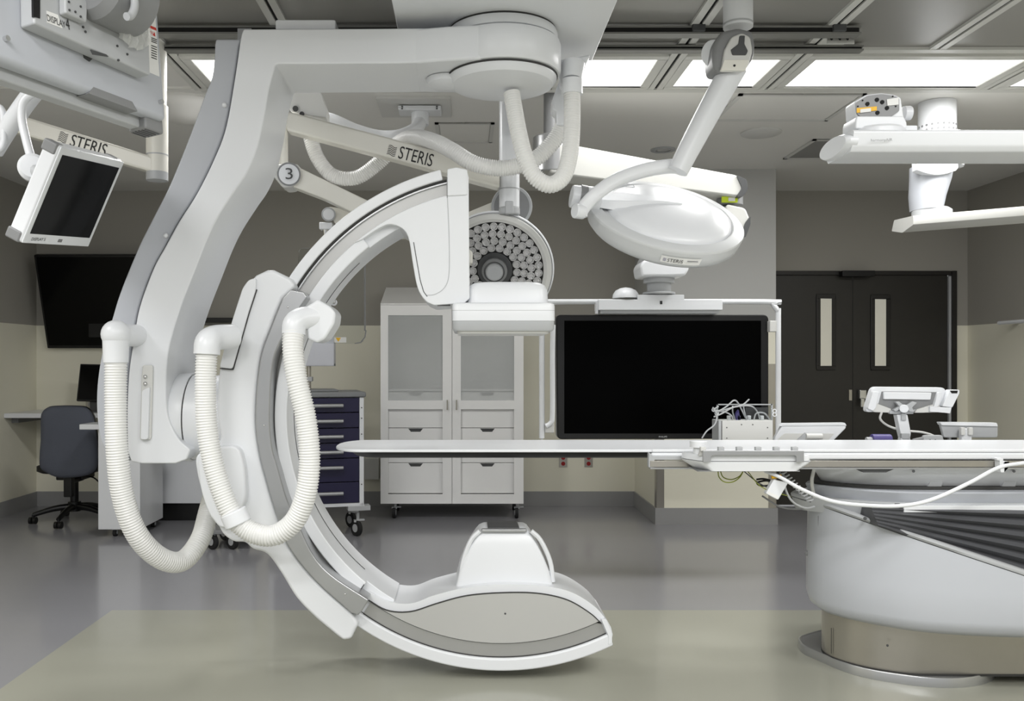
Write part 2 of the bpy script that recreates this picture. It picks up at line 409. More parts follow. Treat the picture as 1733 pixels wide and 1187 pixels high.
# doors
DB = BW
fr = struct('trim_60', join(box(SX(1310, BW), SX(1608, BW), BW-.02, BW+.05, SZ(466, BW), DZ), box(SX(1609, BW), DX1, BW-.03, BW+.05, 0, DZ), box(DX0, DX0+.03, BW-.02, BW+.05, 0, DZ)), framem, bevel=.003, seg=1)
obj('jamb_strip', box(SX(1604.5, BW), SX(1608.5, BW), BW-.015, BW+.02, .02, SZ(468, BW)), lgrey, fr)
obj('closer_housing', box(SX(1418, BW), SX(1473, BW), BW-.10, BW-.021, SZ(468, BW-.1), SZ(458, BW-.1)), black, fr, bevel=.006)
MX = SX(1443.5, BW)
def door(i, x0, x1, lx0, lx1, ly0, ly1):
    d = struct('door_%d' % i, join(box(x0, x1, BW+.005, BW+.045, .01, SZ(466, BW))), doorm)
    a0, a1, b0, b1 = SX(lx0, BW), SX(lx1, BW), SZ(ly1, BW), SZ(ly0, BW)
    obj('lite_frame', join(box(a0, a1, BW-.008, BW+.004, b0, b0+.04), box(a0, a1, BW-.008, BW+.004, b1-.04, b1), box(a0, a0+.035, BW-.008, BW+.004, b0+.04, b1-.04), box(a1-.035, a1, BW-.008, BW+.004, b0+.04, b1-.04)), framem, d, bevel=.003, seg=1)
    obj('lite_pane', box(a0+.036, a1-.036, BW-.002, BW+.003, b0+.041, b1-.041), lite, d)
    return d
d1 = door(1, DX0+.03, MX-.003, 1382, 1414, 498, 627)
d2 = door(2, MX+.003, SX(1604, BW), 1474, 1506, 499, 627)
obj('strike_plate', bpx(1437, 660, 1442, 678, BW-.004, .008), steel, d1)
obj('handle', join(bpx(1455, 660, 1467, 676, BW-.05, .05), bpx(1457, 674, 1464, 690, BW-.07, .03)), chrome, d2, bevel=.008)
# wall fittings
for i, px in enumerate((953, 996)):
    x = SX(px, BW); z = SZ(780, BW)
    t = thing('wall_outlet', ['wall outlet with red sockets under the table, left of the pair', 'wall outlet with red sockets under the table, nearer the pillar'][i], 'outlet', (x, BW, z), None)
    obj('plate', box(x-.038, x+.038, BW-.006, BW, z-.06, z+.06), steel, t, bevel=.002, seg=1)
    for dz in (-.027, .027): obj('socket', cyl((x, BW-.010, z+dz), (x, BW-.006, z+dz), .019, 16), redm, t)
tag(obj('wall_plate', bpx(616, 776, 641, 812, 7.9, .139), offwhite, bevel=.004), 'blank cream junction box on the wall between the navy cart and white cabinet', 'junction box')
t = tag(obj('handrail', sweep([(XR-.09, 6.0, SZ(543, 7.0)), (XR-.09, 7.42, SZ(543, 7.0))], .016, smooth=0), white), 'thin white wall rail on the right wall', 'rail')
for y in (6.2, 7.3): obj('bracket', box(XR-.09, XR, y-.02, y+.02, SZ(543, 7.0)-.01, SZ(543, 7.0)+.01), white, t)
t = tag(obj('wall_shelf', bpx(300, 538, 405, 546, 7.9, .138), black, bevel=.004), 'thin black shelf edge on the back wall behind the curved column', 'shelf')
# wall television
Fv = Frame(W(80, 590, 7.97), W(80, 590, 7.97)+Vector((1, 0, 0)), W(66, 433, 7.72))
t = thing('wall_television', 'large black wall television tilted downward above the desk', 'television', W(160, 590, 8.0))
obj('housing', Fv.box(0, 1.3, 0, .86, -.06, 0), black, t, bevel=.008)
obj('screen', Fv.box(.02, 1.28, .03, .84, 0, .002), screen2, t)
obj('wall_bracket', box(-3.4, -3.0, 7.9, BW, 1.55, 1.9), black, t)
# ================================================================== C-ARM X-RAY MACHINE
DF, DBK = 3.56, 3.95
ca = thing('c_arm_x_ray_machine', 'huge white ceiling-hung C-arm x-ray machine with curved column and corrugated hoses', 'x-ray machine', W(850, 17, 3.74))
outer = cr([(412, 49), (407, 66), (398, 127), (383, 212), (364, 265), (334, 326), (303, 375), (280, 417), (259, 456), (236, 520), (226, 576), (218, 632), (215, 700), (216, 765)], 5)
inner = cr([(466, 110), (455, 152), (447, 198), (434, 255), (417, 294), (398, 322), (371, 364), (352, 402), (333, 450), (306, 520), (287, 585), (281, 640), (283, 700), (300, 740), (322, 762)], 5)
poly = [tuple(p) for p in outer]+[(222, 782), (240, 785), (297, 785), (316, 778)]+[tuple(p) for p in reversed(inner)]+[(470, 108), (677, 107), (740, 105), (800, 105), (800, 47)]
obj('support_column', ppx(poly, DF, DBK-DF), white, ca, bevel=.018, seg=4)
g_out = cr([(364, 68), (360, 125), (347, 159), (322, 227), (288, 311), (258, 371), (235, 417), (204, 493), (188, 545), (172, 600), (164, 655), (164, 705), (170, 745), (182, 768)], 5)
gp = [tuple(p) for p in g_out]+[(222, 783)]+[(p[0]-1.5, p[1]) for p in reversed(outer) if p[1] > 64]+[(407, 66)]
gc = obj('column_cover', band([(365, 66)]+[tuple(p) for p in g_out], [(408, 66)]+[(p[0]-1.5, p[1]) for p in outer if p[1] > 68]+[(218, 782)], 3.585, .34, 70), covergrey, ca, bevel=.008, label='blue grey side cover')
for a, b in ((380, 178), (281, 399)): obj('screw_cap', ball(W(a, b, 3.582), .011, 12), white, gc)
obj('top_plate', ppx(rpoly([(466, 33), (568, 33), (568, 50), (466, 50)], 4), 3.60, .25), white, ca, bevel=.006)
obj('rear_plate', bpx(402, 48, 425, 75, 3.93, .03), lgrey, ca)
HC = W(850, 60, 3.74)
zt, zb = SZ(47, DF), SZ(108, DF)
hub = obj('turntable_hub', lathe([(.22, zb+.002), (.242, zb+.008), (.25, zb+.02), (.25, zt-.02), (.245, zt-.006), (.235, zt)], (HC.x, HC.y, 0), (0, 0, 1), 64), white, ca)
# neck blending beam and hub
obj('beam_neck', plan([(SX(700, DF), DF+.002), (SX(760, DF), 3.53), (HC.x-.10, 3.512), (HC.x, 3.60), (HC.x-.10, 3.97), (SX(700, DF), DBK-.002)], zb+.003, zt-.003), white, ca, bevel=.012)
obj('turntable_ring', lathe([(.215, zt-.001), (.236, zt+.004), (.237, zt+.03), (.232, zt+.042)], (HC.x, HC.y, 0), (0, 0, 1), 64), white, ca)
obj('ring_gap', lathe([(.228, zt+.04), (.228, zt+.052)], (HC.x, HC.y, 0), (0, 0, 1), 64), seam, ca)
uc = obj('underside_cover', join(lathe([(.01, zb-.052), (.16, zb-.05), (.215, zb-.035), (.232, zb-.012), (.232, zb)], (HC.x, HC.y, 0), (0, 0, 1), 64),
     lathe([(.01, zb-.038), (.06, zb-.036), (.085, zb-.022), (.09, zb)], (HC.x-.235, HC.y+.02, 0), (0, 0, 1), 40)), white, ca)
obj('cover_gap', lathe([(.236, zb-.004), (.236, zb+.002)], (HC.x, HC.y, 0), (0, 0, 1), 64), seam, ca)
# hose A fitting, handle plate
obj('hose_elbow', join(ball(W(196, 566, 3.44), .056, 28), cyl(W(196, 570, 3.44), W(196, 614, 3.44), .050, 32, .047), cyl(W(200, 568, 3.45), W(240, 568, 3.60), .045, 24)), white, ca)
hp = obj('grab_handle', ppx(rpoly([(241, 618), (258, 618), (258, 640), (255, 745), (236, 745), (239, 640)], 5), 3.545, .016), offwhite, ca, bevel=.005)
obj('handle_bar', ppx(rpoly([(240, 662), (253, 655), (250, 744), (238, 744)], 4), 3.53, .016), white, hp, bevel=.005)
for b in (638, 650): obj('bolt', ball(W(246, b, 3.542), .009, 12), chrome, hp)
# pivot drum (axis along x)
zc = SZ(706, 3.76)
dr = obj('pivot_drum', lathe([(.15, SX(262, 3.7)), (.17, SX(276, 3.7)), (.187, SX(300, 3.7)), (.19, SX(318, 3.7)), (.186, SX(322, 3.7))], (0, 3.76, zc), (1, 0, 0), 56), white, ca)
obj('drum_gap', lathe([(.178, SX(318, 3.7)), (.178, SX(326, 3.7))], (0, 3.76, zc), (1, 0, 0), 56), seam, dr)
obj('drum_collar', lathe([(.182, SX(324, 3.7)), (.18, SX(330, 3.7)), (.178, SX(420, 3.7))], (0, 3.76, zc), (1, 0, 0), 56), white, ca)
# arc carriage
left = cr([(369, 640), (367, 703), (372, 745), (345, 762), (331, 775), (332, 797), (339, 826), (350, 850), (362, 873), (376, 903), (395, 917), (414, 919), (428, 930), (452, 939), (475, 970), (501, 1012), (530, 1043), (557, 1066), (580, 1085)], 5)
strip_out = cr([(478, 505), (461, 547), (440, 609), (432, 703), (438, 765), (452, 821), (470, 880), (489, 927), (533, 983), (594, 1038)], 5)
body = [(452, 457), (463, 457), (492, 472), (500, 485)]+[tuple(p) for p in strip_out]+[(603, 1050), (606, 1058), (594, 1083)]+[tuple(p) for p in reversed(left)]+[(372, 623), (386, 571), (400, 528), (414, 486), (433, 466)]
carr = obj('arc_carriage', ppx(body, 3.575, .41), white, ca, bevel=.028, seg=5)
strip_in = cr([(520, 503), (499, 535), (474, 580), (461, 620), (456, 703), (460, 757), (471, 797), (485, 845), (504, 887), (530, 940), (562, 975), (624, 1016)], 5)
stp = [(492, 490)]+[tuple(p) for p in strip_out]+[(606, 1042), (612, 1036)]+[tuple(p) for p in reversed(strip_in)]+[(514, 494)]
obj('guide_rail', ppx(stp, 3.562, .10), alu, carr, bevel=.006, label='brushed aluminium guide rail')
for a, b in ((487, 520), (447, 720), (584, 1006)): obj('screw', ball(W(a, b, 3.562), .004, 8), chrome, carr)
obj('side_cover', ppx(rpoly([(433, 470), (433, 490), (420, 530), (407, 576), (393, 625), (371, 622), (384, 571), (397, 528), (410, 488), (420, 474)], 5), 3.56, .3), white, ca, bevel=.012)
obj('cover_seam', ribbon([(434, 490), (421, 530), (408, 576), (394, 626), (372, 624)], 1.6, 3.566, .02), seam, ca)
obj('motor_bulge', join(ppx(rpoly([(334, 772), (352, 758), (404, 754), (414, 790), (417, 846), (400, 880), (376, 900), (352, 870), (338, 826)], 16), 3.53, .2)), white, ca, bevel=.03, seg=5)
# the arc itself
arc = obj('c_arc', join(ring(363, 428, 112, 240, 3.675, 3.95, 80)), white, ca, bevel=.004, seg=2)
obj('outer_rim', ring(411, 429, 104, 296, 3.64, 3.95, 110), white, arc, bevel=.006)
obj('inner_rim', ring(363, 384, 128, 231, 3.64, 3.95, 70), white, arc, bevel=.006)
obj('rail_groove', ring(384, 410, 103, 295, 3.668, 3.69, 110), groovem, arc, label='recessed aluminium groove')
obj('groove_line', ring(408, 411, 103, 295, 3.652, 3.69, 110), seam, arc)
obj('groove_edge', ring(404.5, 407, 103, 295, 3.656, 3.69, 110), alu, arc)
obj('inner_seam', ring(362.2, 364, 133, 229, 3.79, 3.794, 60), seam, arc)
# detector support
sp = arcpts(385, 130.5, 104.5, 14)+[(756, 331), (756, 302), (758, 287), (770, 285), (790, 288), (793, 300), (794, 400), (795, 505), (786, 513), (763, 515)]+[tuple(p) for p in cr([(735, 517), (720, 509), (707, 488), (699, 449), (692, 406), (682, 388), (661, 380), (641, 387), (612, 406)], 5)]
sp = [tuple(p) for p in sp]
sup = obj('detector_support', ppx(sp, 3.63, .33), white, ca, bevel=.012, seg=4)
obj('end_cap', ppx(rpoly([(757, 286), (773, 283), (791, 287), (791, 330), (757, 332)], 3), 3.622, .34), white, sup, bevel=.006)
obj('cover_seam', ribbon([(700, 410), (705, 440), (711, 474), (717, 494), (723, 502)], 1.1, 3.6285, .01), seam, sup)
obj('cover_seam', ribbon([tuple(p) for p in cr([(757, 330), (760, 400), (760, 462), (753, 486), (737, 498), (722, 500)], 5)], 1.0, 3.6287, .01), lgrey, sup)
obj('cap_seam', bpx(756.4, 300, 757.2, 335, 3.6285, .01), seam, sup)
obj('hinge', join(bpx(740, 511, 762, 517, 3.64, .05)), dgrey, sup)
# detector
XD = (SX(765, 3.58), SX(940, 3.58))
obj('detector_housing', loft([[(x, y, z) for x, y in rpoly([(SX(790, 3.62)+e, 3.63+e), (SX(930, 3.62)-e, 3.63+e), (SX(930, 3.62)-e, 3.95-e), (SX(790, 3.62)+e, 3.95-e)], .05)] for z, e in ((SZ(513, 3.6), 0), (SZ(490, 3.6), .003), (SZ(481, 3.6), .012), (SZ(476, 3.6), .03), (SZ(474, 3.6), .06))]), white, ca)
def dloft(rows, r=.03):
    return loft([[(x, y, SZ(py, 3.58)) for x, y in rpoly([(XD[0]+e, 3.58+e), (XD[1]-e, 3.58+e), (XD[1]-e, 4.01-e), (XD[0]+e, 4.01-e)], r)] for py, e in rows])
det = obj('image_detector', dloft([(512, .012), (514, .003), (518, 0), (543, 0)]), white, ca)
obj('detector_bumper', dloft([(543.3, .001), (556, .002), (560, .008)]), lgrey, det, label='grey lower band')
obj('detector_face', dloft([(560, .02), (564, .022)]), offwhite, det)
obj('bumper_line', dloft([(525, -.0006), (525.6, -.0006)]), lgrey, det)
# tube cover
TF, TB = 3.64, 3.96
lens = [tuple(p) for p in cr([(604, 1008), (625, 1020), (660, 1036), (700, 1034), (740, 1020), (790, 1008), (850, 1003), (910, 1004), (960, 1015), (1000, 1036), (1026, 1062)], 6)]
rim_low = arcpts(429, 296, 231, 40)
obj('tube_cover', ppx([(596, 1030), (612, 1000)]+[tuple(p) for p in cr([(626, 1003), (655, 1018), (695, 1022), (735, 1008), (790, 995), (850, 990), (915, 992), (965, 1002), (1005, 1026), (1027, 1050)], 6)]+[(1034, 1062), (1037, 1074), (1034, 1090)]+arcpts(428, 295.6, 234, 40), 3.655, .30), white, ca, bevel=.012, seg=4)
cutp = [tuple(p) for p in cr([(622, 1016), (655, 1034), (695, 1036), (740, 1022), (790, 1009), (850, 1004), (910, 1005), (960, 1016), (998, 1038), (1018, 1056)], 6)]
lp = cutp+arcpts(385, 295.5, 236, 40)
tc = obj('tube_cover_plate', band(cutp, arcpts(385, 236, 295.5, 40), 3.642, .02, 60), platem, ca, bevel=.002, seg=2)
obj('plate_seam', ribbon(cutp, 1.3, 3.6405, .01), seam, tc)
obj('screw', ball(W(855, 1039, 3.642), .004, 8), dgrey, tc)
obj('lower_groove', ring(386, 409, 235, 295.6, 3.650, 3.665, 60), groovem, ca, label='recessed aluminium groove')
obj('lower_groove_line', ring(407.5, 409.5, 235, 295.6, 3.646, 3.66, 60), seam, ca)
obj('lower_rim', ring(409, 430, 233, 296, 3.63, 3.95, 60), white, ca, bevel=.008)
obj('tube_tip', ppx(rpoly([(1018, 1050), (1026, 1048), (1036, 1072), (1036, 1090), (1029, 1092), (1030, 1078)], 2), 3.628, .3), white, ca, bevel=.006)
# joint seam lines
obj('joint_seam', ribbon([(606, 1006), (616, 990)], 1.3, 3.636, .01), seam, ca)
# x-ray tube collimator on the lower end
zz = lambda py, D=3.70: SZ(py, D)
def tl(py, x0, x1, y0, y1, r=.03): return [(x, y, zz(py)) for x, y in rpoly([(x0, y0), (x1, y0), (x1, y1), (x0, y1)], r)]
k = 3.70
rows = []
for py, l, r_, e in ((1012, 768, 938, 0), (990, 772, 936, 0), (965, 778, 929, .004), (945, 786, 921, .008), (925, 796, 911, .014), (910, 806, 902, .022), (903, 812, 897, .032), (900, 818, 892, .045)):
    rows.append(tl(py, SX(l, k), SX(r_, k), 3.70+e, 3.93-e*.3, .02))
col = obj('collimator', loft(rows), white, ca)
for g_ in [sweep([W(a, b, 3.72) for a, b in pts], .010, 8, 4) for pts in ([(779, 985), (784, 950), (797, 915), (812, 899)], [(936, 985), (931, 950), (915, 915), (899, 899)])]: obj('collimator_edge', g_, white, col)
obj('collimator_window', box(SX(826, k), SX(880, k), 3.74, 3.90, zz(899), zz(896)), dgrey, col, bevel=.004)
obj('window_bezel', join(box(SX(815, k), SX(892, k), 3.715, 3.738, zz(903), zz(897))), alu, col, bevel=.005)
# hoses
def hp_(pts): return [W(a, b, d) for a, b, d in pts]
HR = .0435
obj('hose', hose(hp_([(196, 610, 3.44), (196, 680, 3.44), (198, 760, 3.44), (208, 840, 3.46), (232, 905, 3.5), (270, 944, 3.58), (308, 950, 3.68), (338, 915, 3.78), (352, 868, 3.9), (364, 820, 4.0)]), HR), hosew, ca, sharp=180)
obj('hose', hose(hp_([(350, 588, 3.38), (348, 650, 3.38), (350, 720, 3.38), (362, 790, 3.38), (382, 850, 3.38), (399, 882, 3.38)]), HR*.95), hosew, ca, sharp=180)
obj('hose', hose(hp_([(399, 882, 3.38), (428, 902, 3.38), (465, 906, 3.37), (500, 880, 3.36), (519, 830, 3.35), (524, 770, 3.35), (517, 705, 3.35), (503, 645, 3.35), (496, 595, 3.36), (497, 555, 3.38)]), HR*.95), hosew, ca, sharp=180)
obj('hose_collar', join(cyl(W(394, 866, 3.38), W(404, 888, 3.38), .052, 28)), white, ca, bevel=.006)
obj('hose_collar', sweep(hp_([(395, 570, 3.50), (365, 572, 3.43), (352, 580, 3.385), (350, 600, 3.38)]), lambda t: .050, 28), white, ca)
obj('hose_socket', join(ppx(rpoly([(516, 520), (538, 507), (560, 520), (568, 530), (566, 548), (550, 574), (536, 581), (520, 574)], 5), 3.40, .17)), white, ca, bevel=.012)
obj('hose_collar', sweep(hp_([(535, 538, 3.44), (512, 540, 3.41), (499, 548, 3.385), (497, 566, 3.38)]), lambda t: .046-.001*t, 28), white, ca)
obj('hose', hose(hp_([(866, 158, 3.72), (872, 195, 3.70), (880, 235, 3.68), (890, 270, 3.67), (905, 299, 3.67), (930, 313, 3.68), (953, 299, 3.70), (964, 262, 3.72), (968, 215, 3.74), (968, 145, 3.76)]), .036), hosew, ca, sharp=180)
obj('hose_collar', join(cyl(W(968, 160, 3.76), W(968, 135, 3.76), .046, 28), cyl(W(968, 136, 3.76), W(970, 108, 3.78), .043, 28, .05)), white, ca)
obj('hose', hose(hp_([(957, 205, 3.98), (940, 235, 3.98), (912, 265, 3.98), (880, 280, 3.98), (842, 285, 3.98), (800, 276, 3.98), (765, 255, 4.02), (733, 239, 4.12), (700, 232, 4.3), (672, 244, 4.46), (640, 276, 4.5), (603, 301, 4.5), (565, 298, 4.5), (540, 272, 4.5), (526, 235, 4.5), (520, 190, 4.5)]), .0375), hosew, ca, sharp=180)
obj('hose_bracket', join(ppx([(947, 135), (960, 120), (966, 150), (958, 175), (962, 212), (943, 212), (942, 190), (935, 186), (936, 165)], 3.93, .10)), white, ca, bevel=.012)
# carriage plate under the ceiling
zp = zt+.046
mp = thing('ceiling_carriage', 'wide white flat ceiling carriage plate above the C-arm turntable', 'ceiling carriage', W(850, 17, 3.7))
obj('plate', loft([[(x, y, zp+h) for x, y in ((-.287+e, 2.5), (.596-e, 2.5), (.596-e, 4.10-e), (-.287+e, 4.10-e))] for h, e in ((.005, 0), (CEIL-zp-.016, 0))]), white, mp, bevel=.006)
obj('hose_bridge', ppx([(948, 100), (1000, 92), (992, 108), (985, 140), (952, 140)], 3.80, .12), white, mp, bevel=.01)
def hit(fr, px, py, c=0.):                # local (a, b) where the line of sight meets the frame's plane at height c
    d = Vector(((px-VX)/F, 1, (VY-py)/F)); o = Vector((0, 0, EYE)); q = fr.o+fr.n*c
    t = (q-o).dot(fr.n)/d.dot(fr.n); r = o+d*t-fr.o
    return (r.dot(fr.u), r.dot(fr.v))
# ================================================================== PATIENT TABLE
tb = thing('patient_table', 'long white floating patient table with rounded cantilever end and floor pedestal at right', 'patient table', (2.1, 3.95, 0))
ZT = .965
def tplan(x0, x1, d0, d1, tip=.12, n=12):
    c_, h_ = (d0+d1)/2, (d1-d0)/2
    pts = [(x0+tip*(1-math.cos(PI/2*i/n)), c_-h_*(.12+.88*math.sin(PI/2*i/n))) for i in range(n+1)]
    return pts+[(x1, d0), (x1, d1)]+[(x, 2*c_-y) for x, y in reversed(pts)]
XT0 = SX(572, 3.85); XE2 = 3.4
obj('table_top', plan(tplan(XT0, XE2, 3.62, 4.07), .953, ZT), white, tb, bevel=.004)
obj('carbon_underside', loft([[(x, y, z) for x, y in tplan(XT0+e, SX(1098, 3.64), 3.635+e2, 4.055-e2)] for z, e, e2 in ((.926, .085, .03), (.934, .075, .012), (.9525, .055, .0))]), black, tb, label='black carbon underside')
obj('mattress_edge', box(SX(1102, 3.61), XE2, 3.612, 4.078, .923, .9525), white, tb, bevel=.010, seg=4)
obj('mattress_lip', box(SX(1104, 3.61), XE2, 3.614, 3.63, .9535, .9662), white, tb, bevel=.005)
obj('side_rail', box(SX(1100, 3.60), XE2, 3.598, 3.611, SZ(791, 3.6), SZ(780, 3.6)), steel, tb, bevel=.002, seg=1, label='stainless side rail')
obj('rail_lower_lip', box(SX(1100, 3.60), XE2, 3.592, 3.62, SZ(794, 3.6), SZ(791.5, 3.6)), alu, tb)
obj('rail_bracket', ppx([(1098, 766), (1106, 772), (1184, 772), (1184, 779), (1108, 779), (1108, 792), (1098, 792)], 3.60, .03), lgrey, tb, bevel=.003)
obj('far_rail', box(SX(1110, 4.09), XE2, 4.085, 4.10, .885, .915), steel, tb)
def hull(xl, xr, yf, yb, z0, z1, cut=.12, r=.14, inset=0.):
    def pl(e): return rpoly([(xl+e+cut, yf+e), (xr, yf+e), (xr, yb-e), (xl+e+cut, yb-e), (xl+e, (yf+yb)/2+.05), (xl+e, (yf+yb)/2-.05)], [r, 0, 0, r, .1, .1], 6)
    rows = [(z0, inset), (z0+.004, inset*.9), (z1-.006, 0), (z1, .006)]
    return loft([[(x, y, z) for x, y in pl(e)] for z, e in rows])
fr_ = 3.60
obj('upper_hull', hull(1.52, XE2, 3.63, 4.10, SZ(827, 3.63), .905, .2, .2, .06), white, tb)
for px in (1590, 1715): obj('hull_tab', ppx([(px-14, 812), (px+8, 812), (px+1, 832), (px-22, 830)], 3.672, .02), lgrey, tb, bevel=.002, seg=1)
obj('hull_latch', ppx([(1450, 794), (1517, 793), (1500, 800), (1462, 800)], 3.60, .03), dgrey, tb, bevel=.002, seg=1)
for px in (1546, 1716): obj('hull_screw', cyl(W(px, 798, 3.60), W(px, 798, 3.64), .006, 12), dgrey, tb)
obj('hull_gap', hull(1.53, XE2, 3.655, 4.08, SZ(834, 3.63), SZ(826, 3.63), .2, .2), seam, tb)
obj('middle_hull', hull(1.51, XE2, 3.59, 4.14, SZ(855, 3.6), SZ(833, 3.6), .24, .22, .02), covergrey, tb)
obj('lower_hull', hull(1.45, XE2, 3.60, 4.16, SZ(880, 3.6), SZ(852, 3.6), .24, .22, .02), lgrey, tb)
obj('front_panel', box(SX(1530, 3.56), XE2, 3.56, 3.62, SZ(868, 3.56), SZ(856, 3.56)), white, tb, bevel=.003)
obj('panel_gap', bpx(1522, 855, 1530, 868, 3.57, .04), gapm, tb)
# pedestal cover with slanted rim
def pplan(e=0.):
    base = [(2.4, 4.48), (2.0, 4.46), (1.80, 4.36), (1.64, 4.16), (1.56, 4.0), (1.525, 3.87), (1.54, 3.75), (1.62, 3.62), (1.78, 3.50), (2.0, 3.44), (2.3, 3.41), (2.7, 3.40), (3.2, 3.40)]
    c = cr([(x, y) for x, y in base], 5)
    return [(p[0]+e*max(0, min(1, (2.2-p[0])/.5)), p[1]+e*max(-1, min(1, (3.9-p[1])/.25))) for p in c]
def ztop(x): return .722 if x < 1.55 else .722-(x-1.55)*.33
def zrow(e, dz, const=None):
    P = pplan(e); L = [(x, y, const if const is not None else ztop(x)+dz) for x, y in P]
    return L+[(3.2, 4.48-e, L[-1][2])]
obj('pedestal_cover', loft([zrow(.10, 0, .225), zrow(.05, 0, .235), zrow(.012, 0, .262), zrow(0, 0, .30), zrow(.0, 0, .42), zrow(.006, -.035), zrow(.006, -.022)]), pedm, tb, sharp=50)
obj('cover_seam', loft([zrow(.012, -.024), zrow(.012, -.019)]), seam, tb)
obj('cover_rim', loft([zrow(.004, -.019), zrow(.0, -.010), zrow(.006, .0), zrow(.05, .004)]), lgrey, tb, sharp=60, label='pale grey slanted rim')
obj('cover_seam', cyl((1.5335, 3.795, .30), (1.5335, 3.795, .66), .0012, 6), seam, tb)
obj('rim_screw', cyl(W(1464, 878, 3.575), W(1464, 878, 3.60), .007, 16), dgrey, tb)
obj('cover_knob', ball((1.535, 3.92, .47), .012, 12), mgrey, tb)
# bellows: pleats that fan open to the right
B = []
for i, x in enumerate([1.66, 1.8, 2.0, 2.2, 2.4, 2.7, 3.1]):
    top = .735; bot = ztop(x)-.02; L = []
    for k in range(13):
        t = k/12; L.append((x, 3.58 - (.038 if k % 2 else 0)*min(1, (x-1.6)/.5) - t*.07, top+(bot-top)*t))
    L += [(x, 3.75, bot), (x, 3.75, top)]; B.append(L)
obj('bellows', loft(B), bellowm, tb, sharp=80, label='dark grey pleated bellows')
cp = [tuple(p) for p in cr([(2.0, 4.3), (1.80, 4.22), (1.68, 4.08), (1.61, 3.95), (1.59, 3.86), (1.62, 3.77), (1.70, 3.68), (1.82, 3.615), (1.95, 3.60), (2.3, 3.595), (2.8, 3.595)], 6)]+[(2.8, 4.3)]
obj('steel_column', plan(cp, .035, .26), steel, tb, label='stainless steel lower column')
obj('column_seam', cyl(W(1405, 1062, 3.82)-Vector((0, .012, 0)), W(1405, 1105, 3.82)-Vector((0, .012, 0)), .0015, 6), seam, tb)
cpg = [(x-.004 if x < 2.7 else x, y-.006 if y < 4 else y) for x, y in cp]
obj('column_gap', plan(cpg, .036, .043), seam, tb)
obj('column_screw', ball(W(1502, 1093, 3.600), .005, 8), dgrey, tb)
bp_ = rpoly([(1.555, 4.10), (1.53, 3.98), (1.64, 3.68), (1.88, 3.555), (2.06, 3.555), (2.24, 3.66), (2.32, 3.9), (2.3, 4.2), (1.73, 4.22)], [.05, .05, .12, .10, .10, .10, .1, .1, .05], 5)
obj('base_plate', loft([[(x+(1.95-x)*s, y+(3.9-y)*s, z) for x, y in bp_] for z, s in ((0.0015, 0), (.036, 0), (.040, .006), (.041, .014), (.036, .03), (.036, .06))]), alu, tb, sharp=30)
# control console on the near rail
cs = thing('table_control_console', 'white table-side control console with grey bar frame and six stubby levers', 'control console', W(1262, 798, 3.5))
def cpl(x0, x1, y0, y1): return rpoly([(x0+.05, y0), (x1-.02, y0), (x1, y0+.03), (x1, y1), (x0, y1), (x0, y1-.05)], .02, 4)
k = 3.50
obj('body', loft([[(x+(SX(1262, k)-x)*s, y+(3.52-y)*s*.3, z) for x, y in cpl(SX(1160, k), SX(1368, k), 3.44, 3.59)] for z, s in ((SZ(795, k), .20), (SZ(790, k), .14), (SZ(783, k), .03), (SZ(779, k), 0))]), white, cs, sharp=50)
obj('top_shell', loft([[(x+(SX(1262, k)-x)*s, y+(3.52-y)*s*.3, z) for x, y in cpl(SX(1161, k), SX(1367, k), 3.442, 3.59)] for z, s in ((SZ(778, k), 0), (SZ(770, k), .01), (SZ(768, k), .04))]), white, cs, sharp=50)
obj('shell_gap', plan(cpl(SX(1163, k), SX(1365, k), 3.447, 3.585), SZ(779.2, k), SZ(777.8, k)), seam, cs)
k = 3.42
obj('bar_frame', ppx([(1190, 763), (1361, 763), (1361, 783), (1348, 783), (1348, 773), (1345, 771), (1208, 771), (1204, 773), (1203, 783), (1190, 783)], k, .012), alu, cs, bevel=.002, seg=2)
for i, px in enumerate((1190, 1221, 1252, 1284, 1315, 1346)):
    lv = obj('lever', join(bpx(px-5 if i else px-4, 757, px+5, 764, 3.43, .02), ppx([(px-4, 762), (px+4, 762), (px+7, 772), (px-7, 772)], 3.445, .02)), lgrey if i > 0 else offwhite, cs, bevel=.002, seg=2)
obj('knob', lathe([(.020, 0), (.020, SZ(758, 3.5)-SZ(768, 3.5)), (.034, SZ(757, 3.5)-SZ(768, 3.5)), (.034, SZ(747, 3.5)-SZ(768, 3.5)), (.028, SZ(745.5, 3.5)-SZ(768, 3.5))], W(1182, 768, 3.5), (0, 0, 1), 28), white, cs)
obj('under_tray', box(SX(1180, 3.46), SX(1352, 3.46), 3.45, 3.60, SZ(798, 3.46), SZ(796.5, 3.46)), mgrey, cs)
# cables below the console
def cable(name, pts, r, m, label, cat, smooth=8, **k):
    return tag(obj(name, sweep([W(a, b, d) for a, b, d in pts], r, 10, smooth), m), label, cat, **k)
cable('coiled_wire', [(1215, 797, 3.52), (1217, 808, 3.52), (1226, 816, 3.50), (1240, 816, 3.5), (1252, 808, 3.52), (1258, 797, 3.52), (1252, 806, 3.54), (1238, 812, 3.54), (1224, 808, 3.54), (1219, 797, 3.54)], .0022, greenwire, 'looped green and yellow earth wire hanging under the control console', 'wire')
cable('drooping_cable', [(1295, 798, 3.50), (1320, 808, 3.46), (1360, 830, 3.42), (1410, 849, 3.40), (1470, 856, 3.38), (1530, 856, 3.38), (1580, 845, 3.38), (1640, 818, 3.40), (1690, 792, 3.44), (1733, 784, 3.46), (1790, 776, 3.46)], .0075, white, 'long white cable drooping in front of the pedestal from console to rail clip', 'cable')
cl = thing('cable_clip', 'small white hook clip holding the drooping cable on the side rail', 'cable clip', W(1693, 790, 3.5))
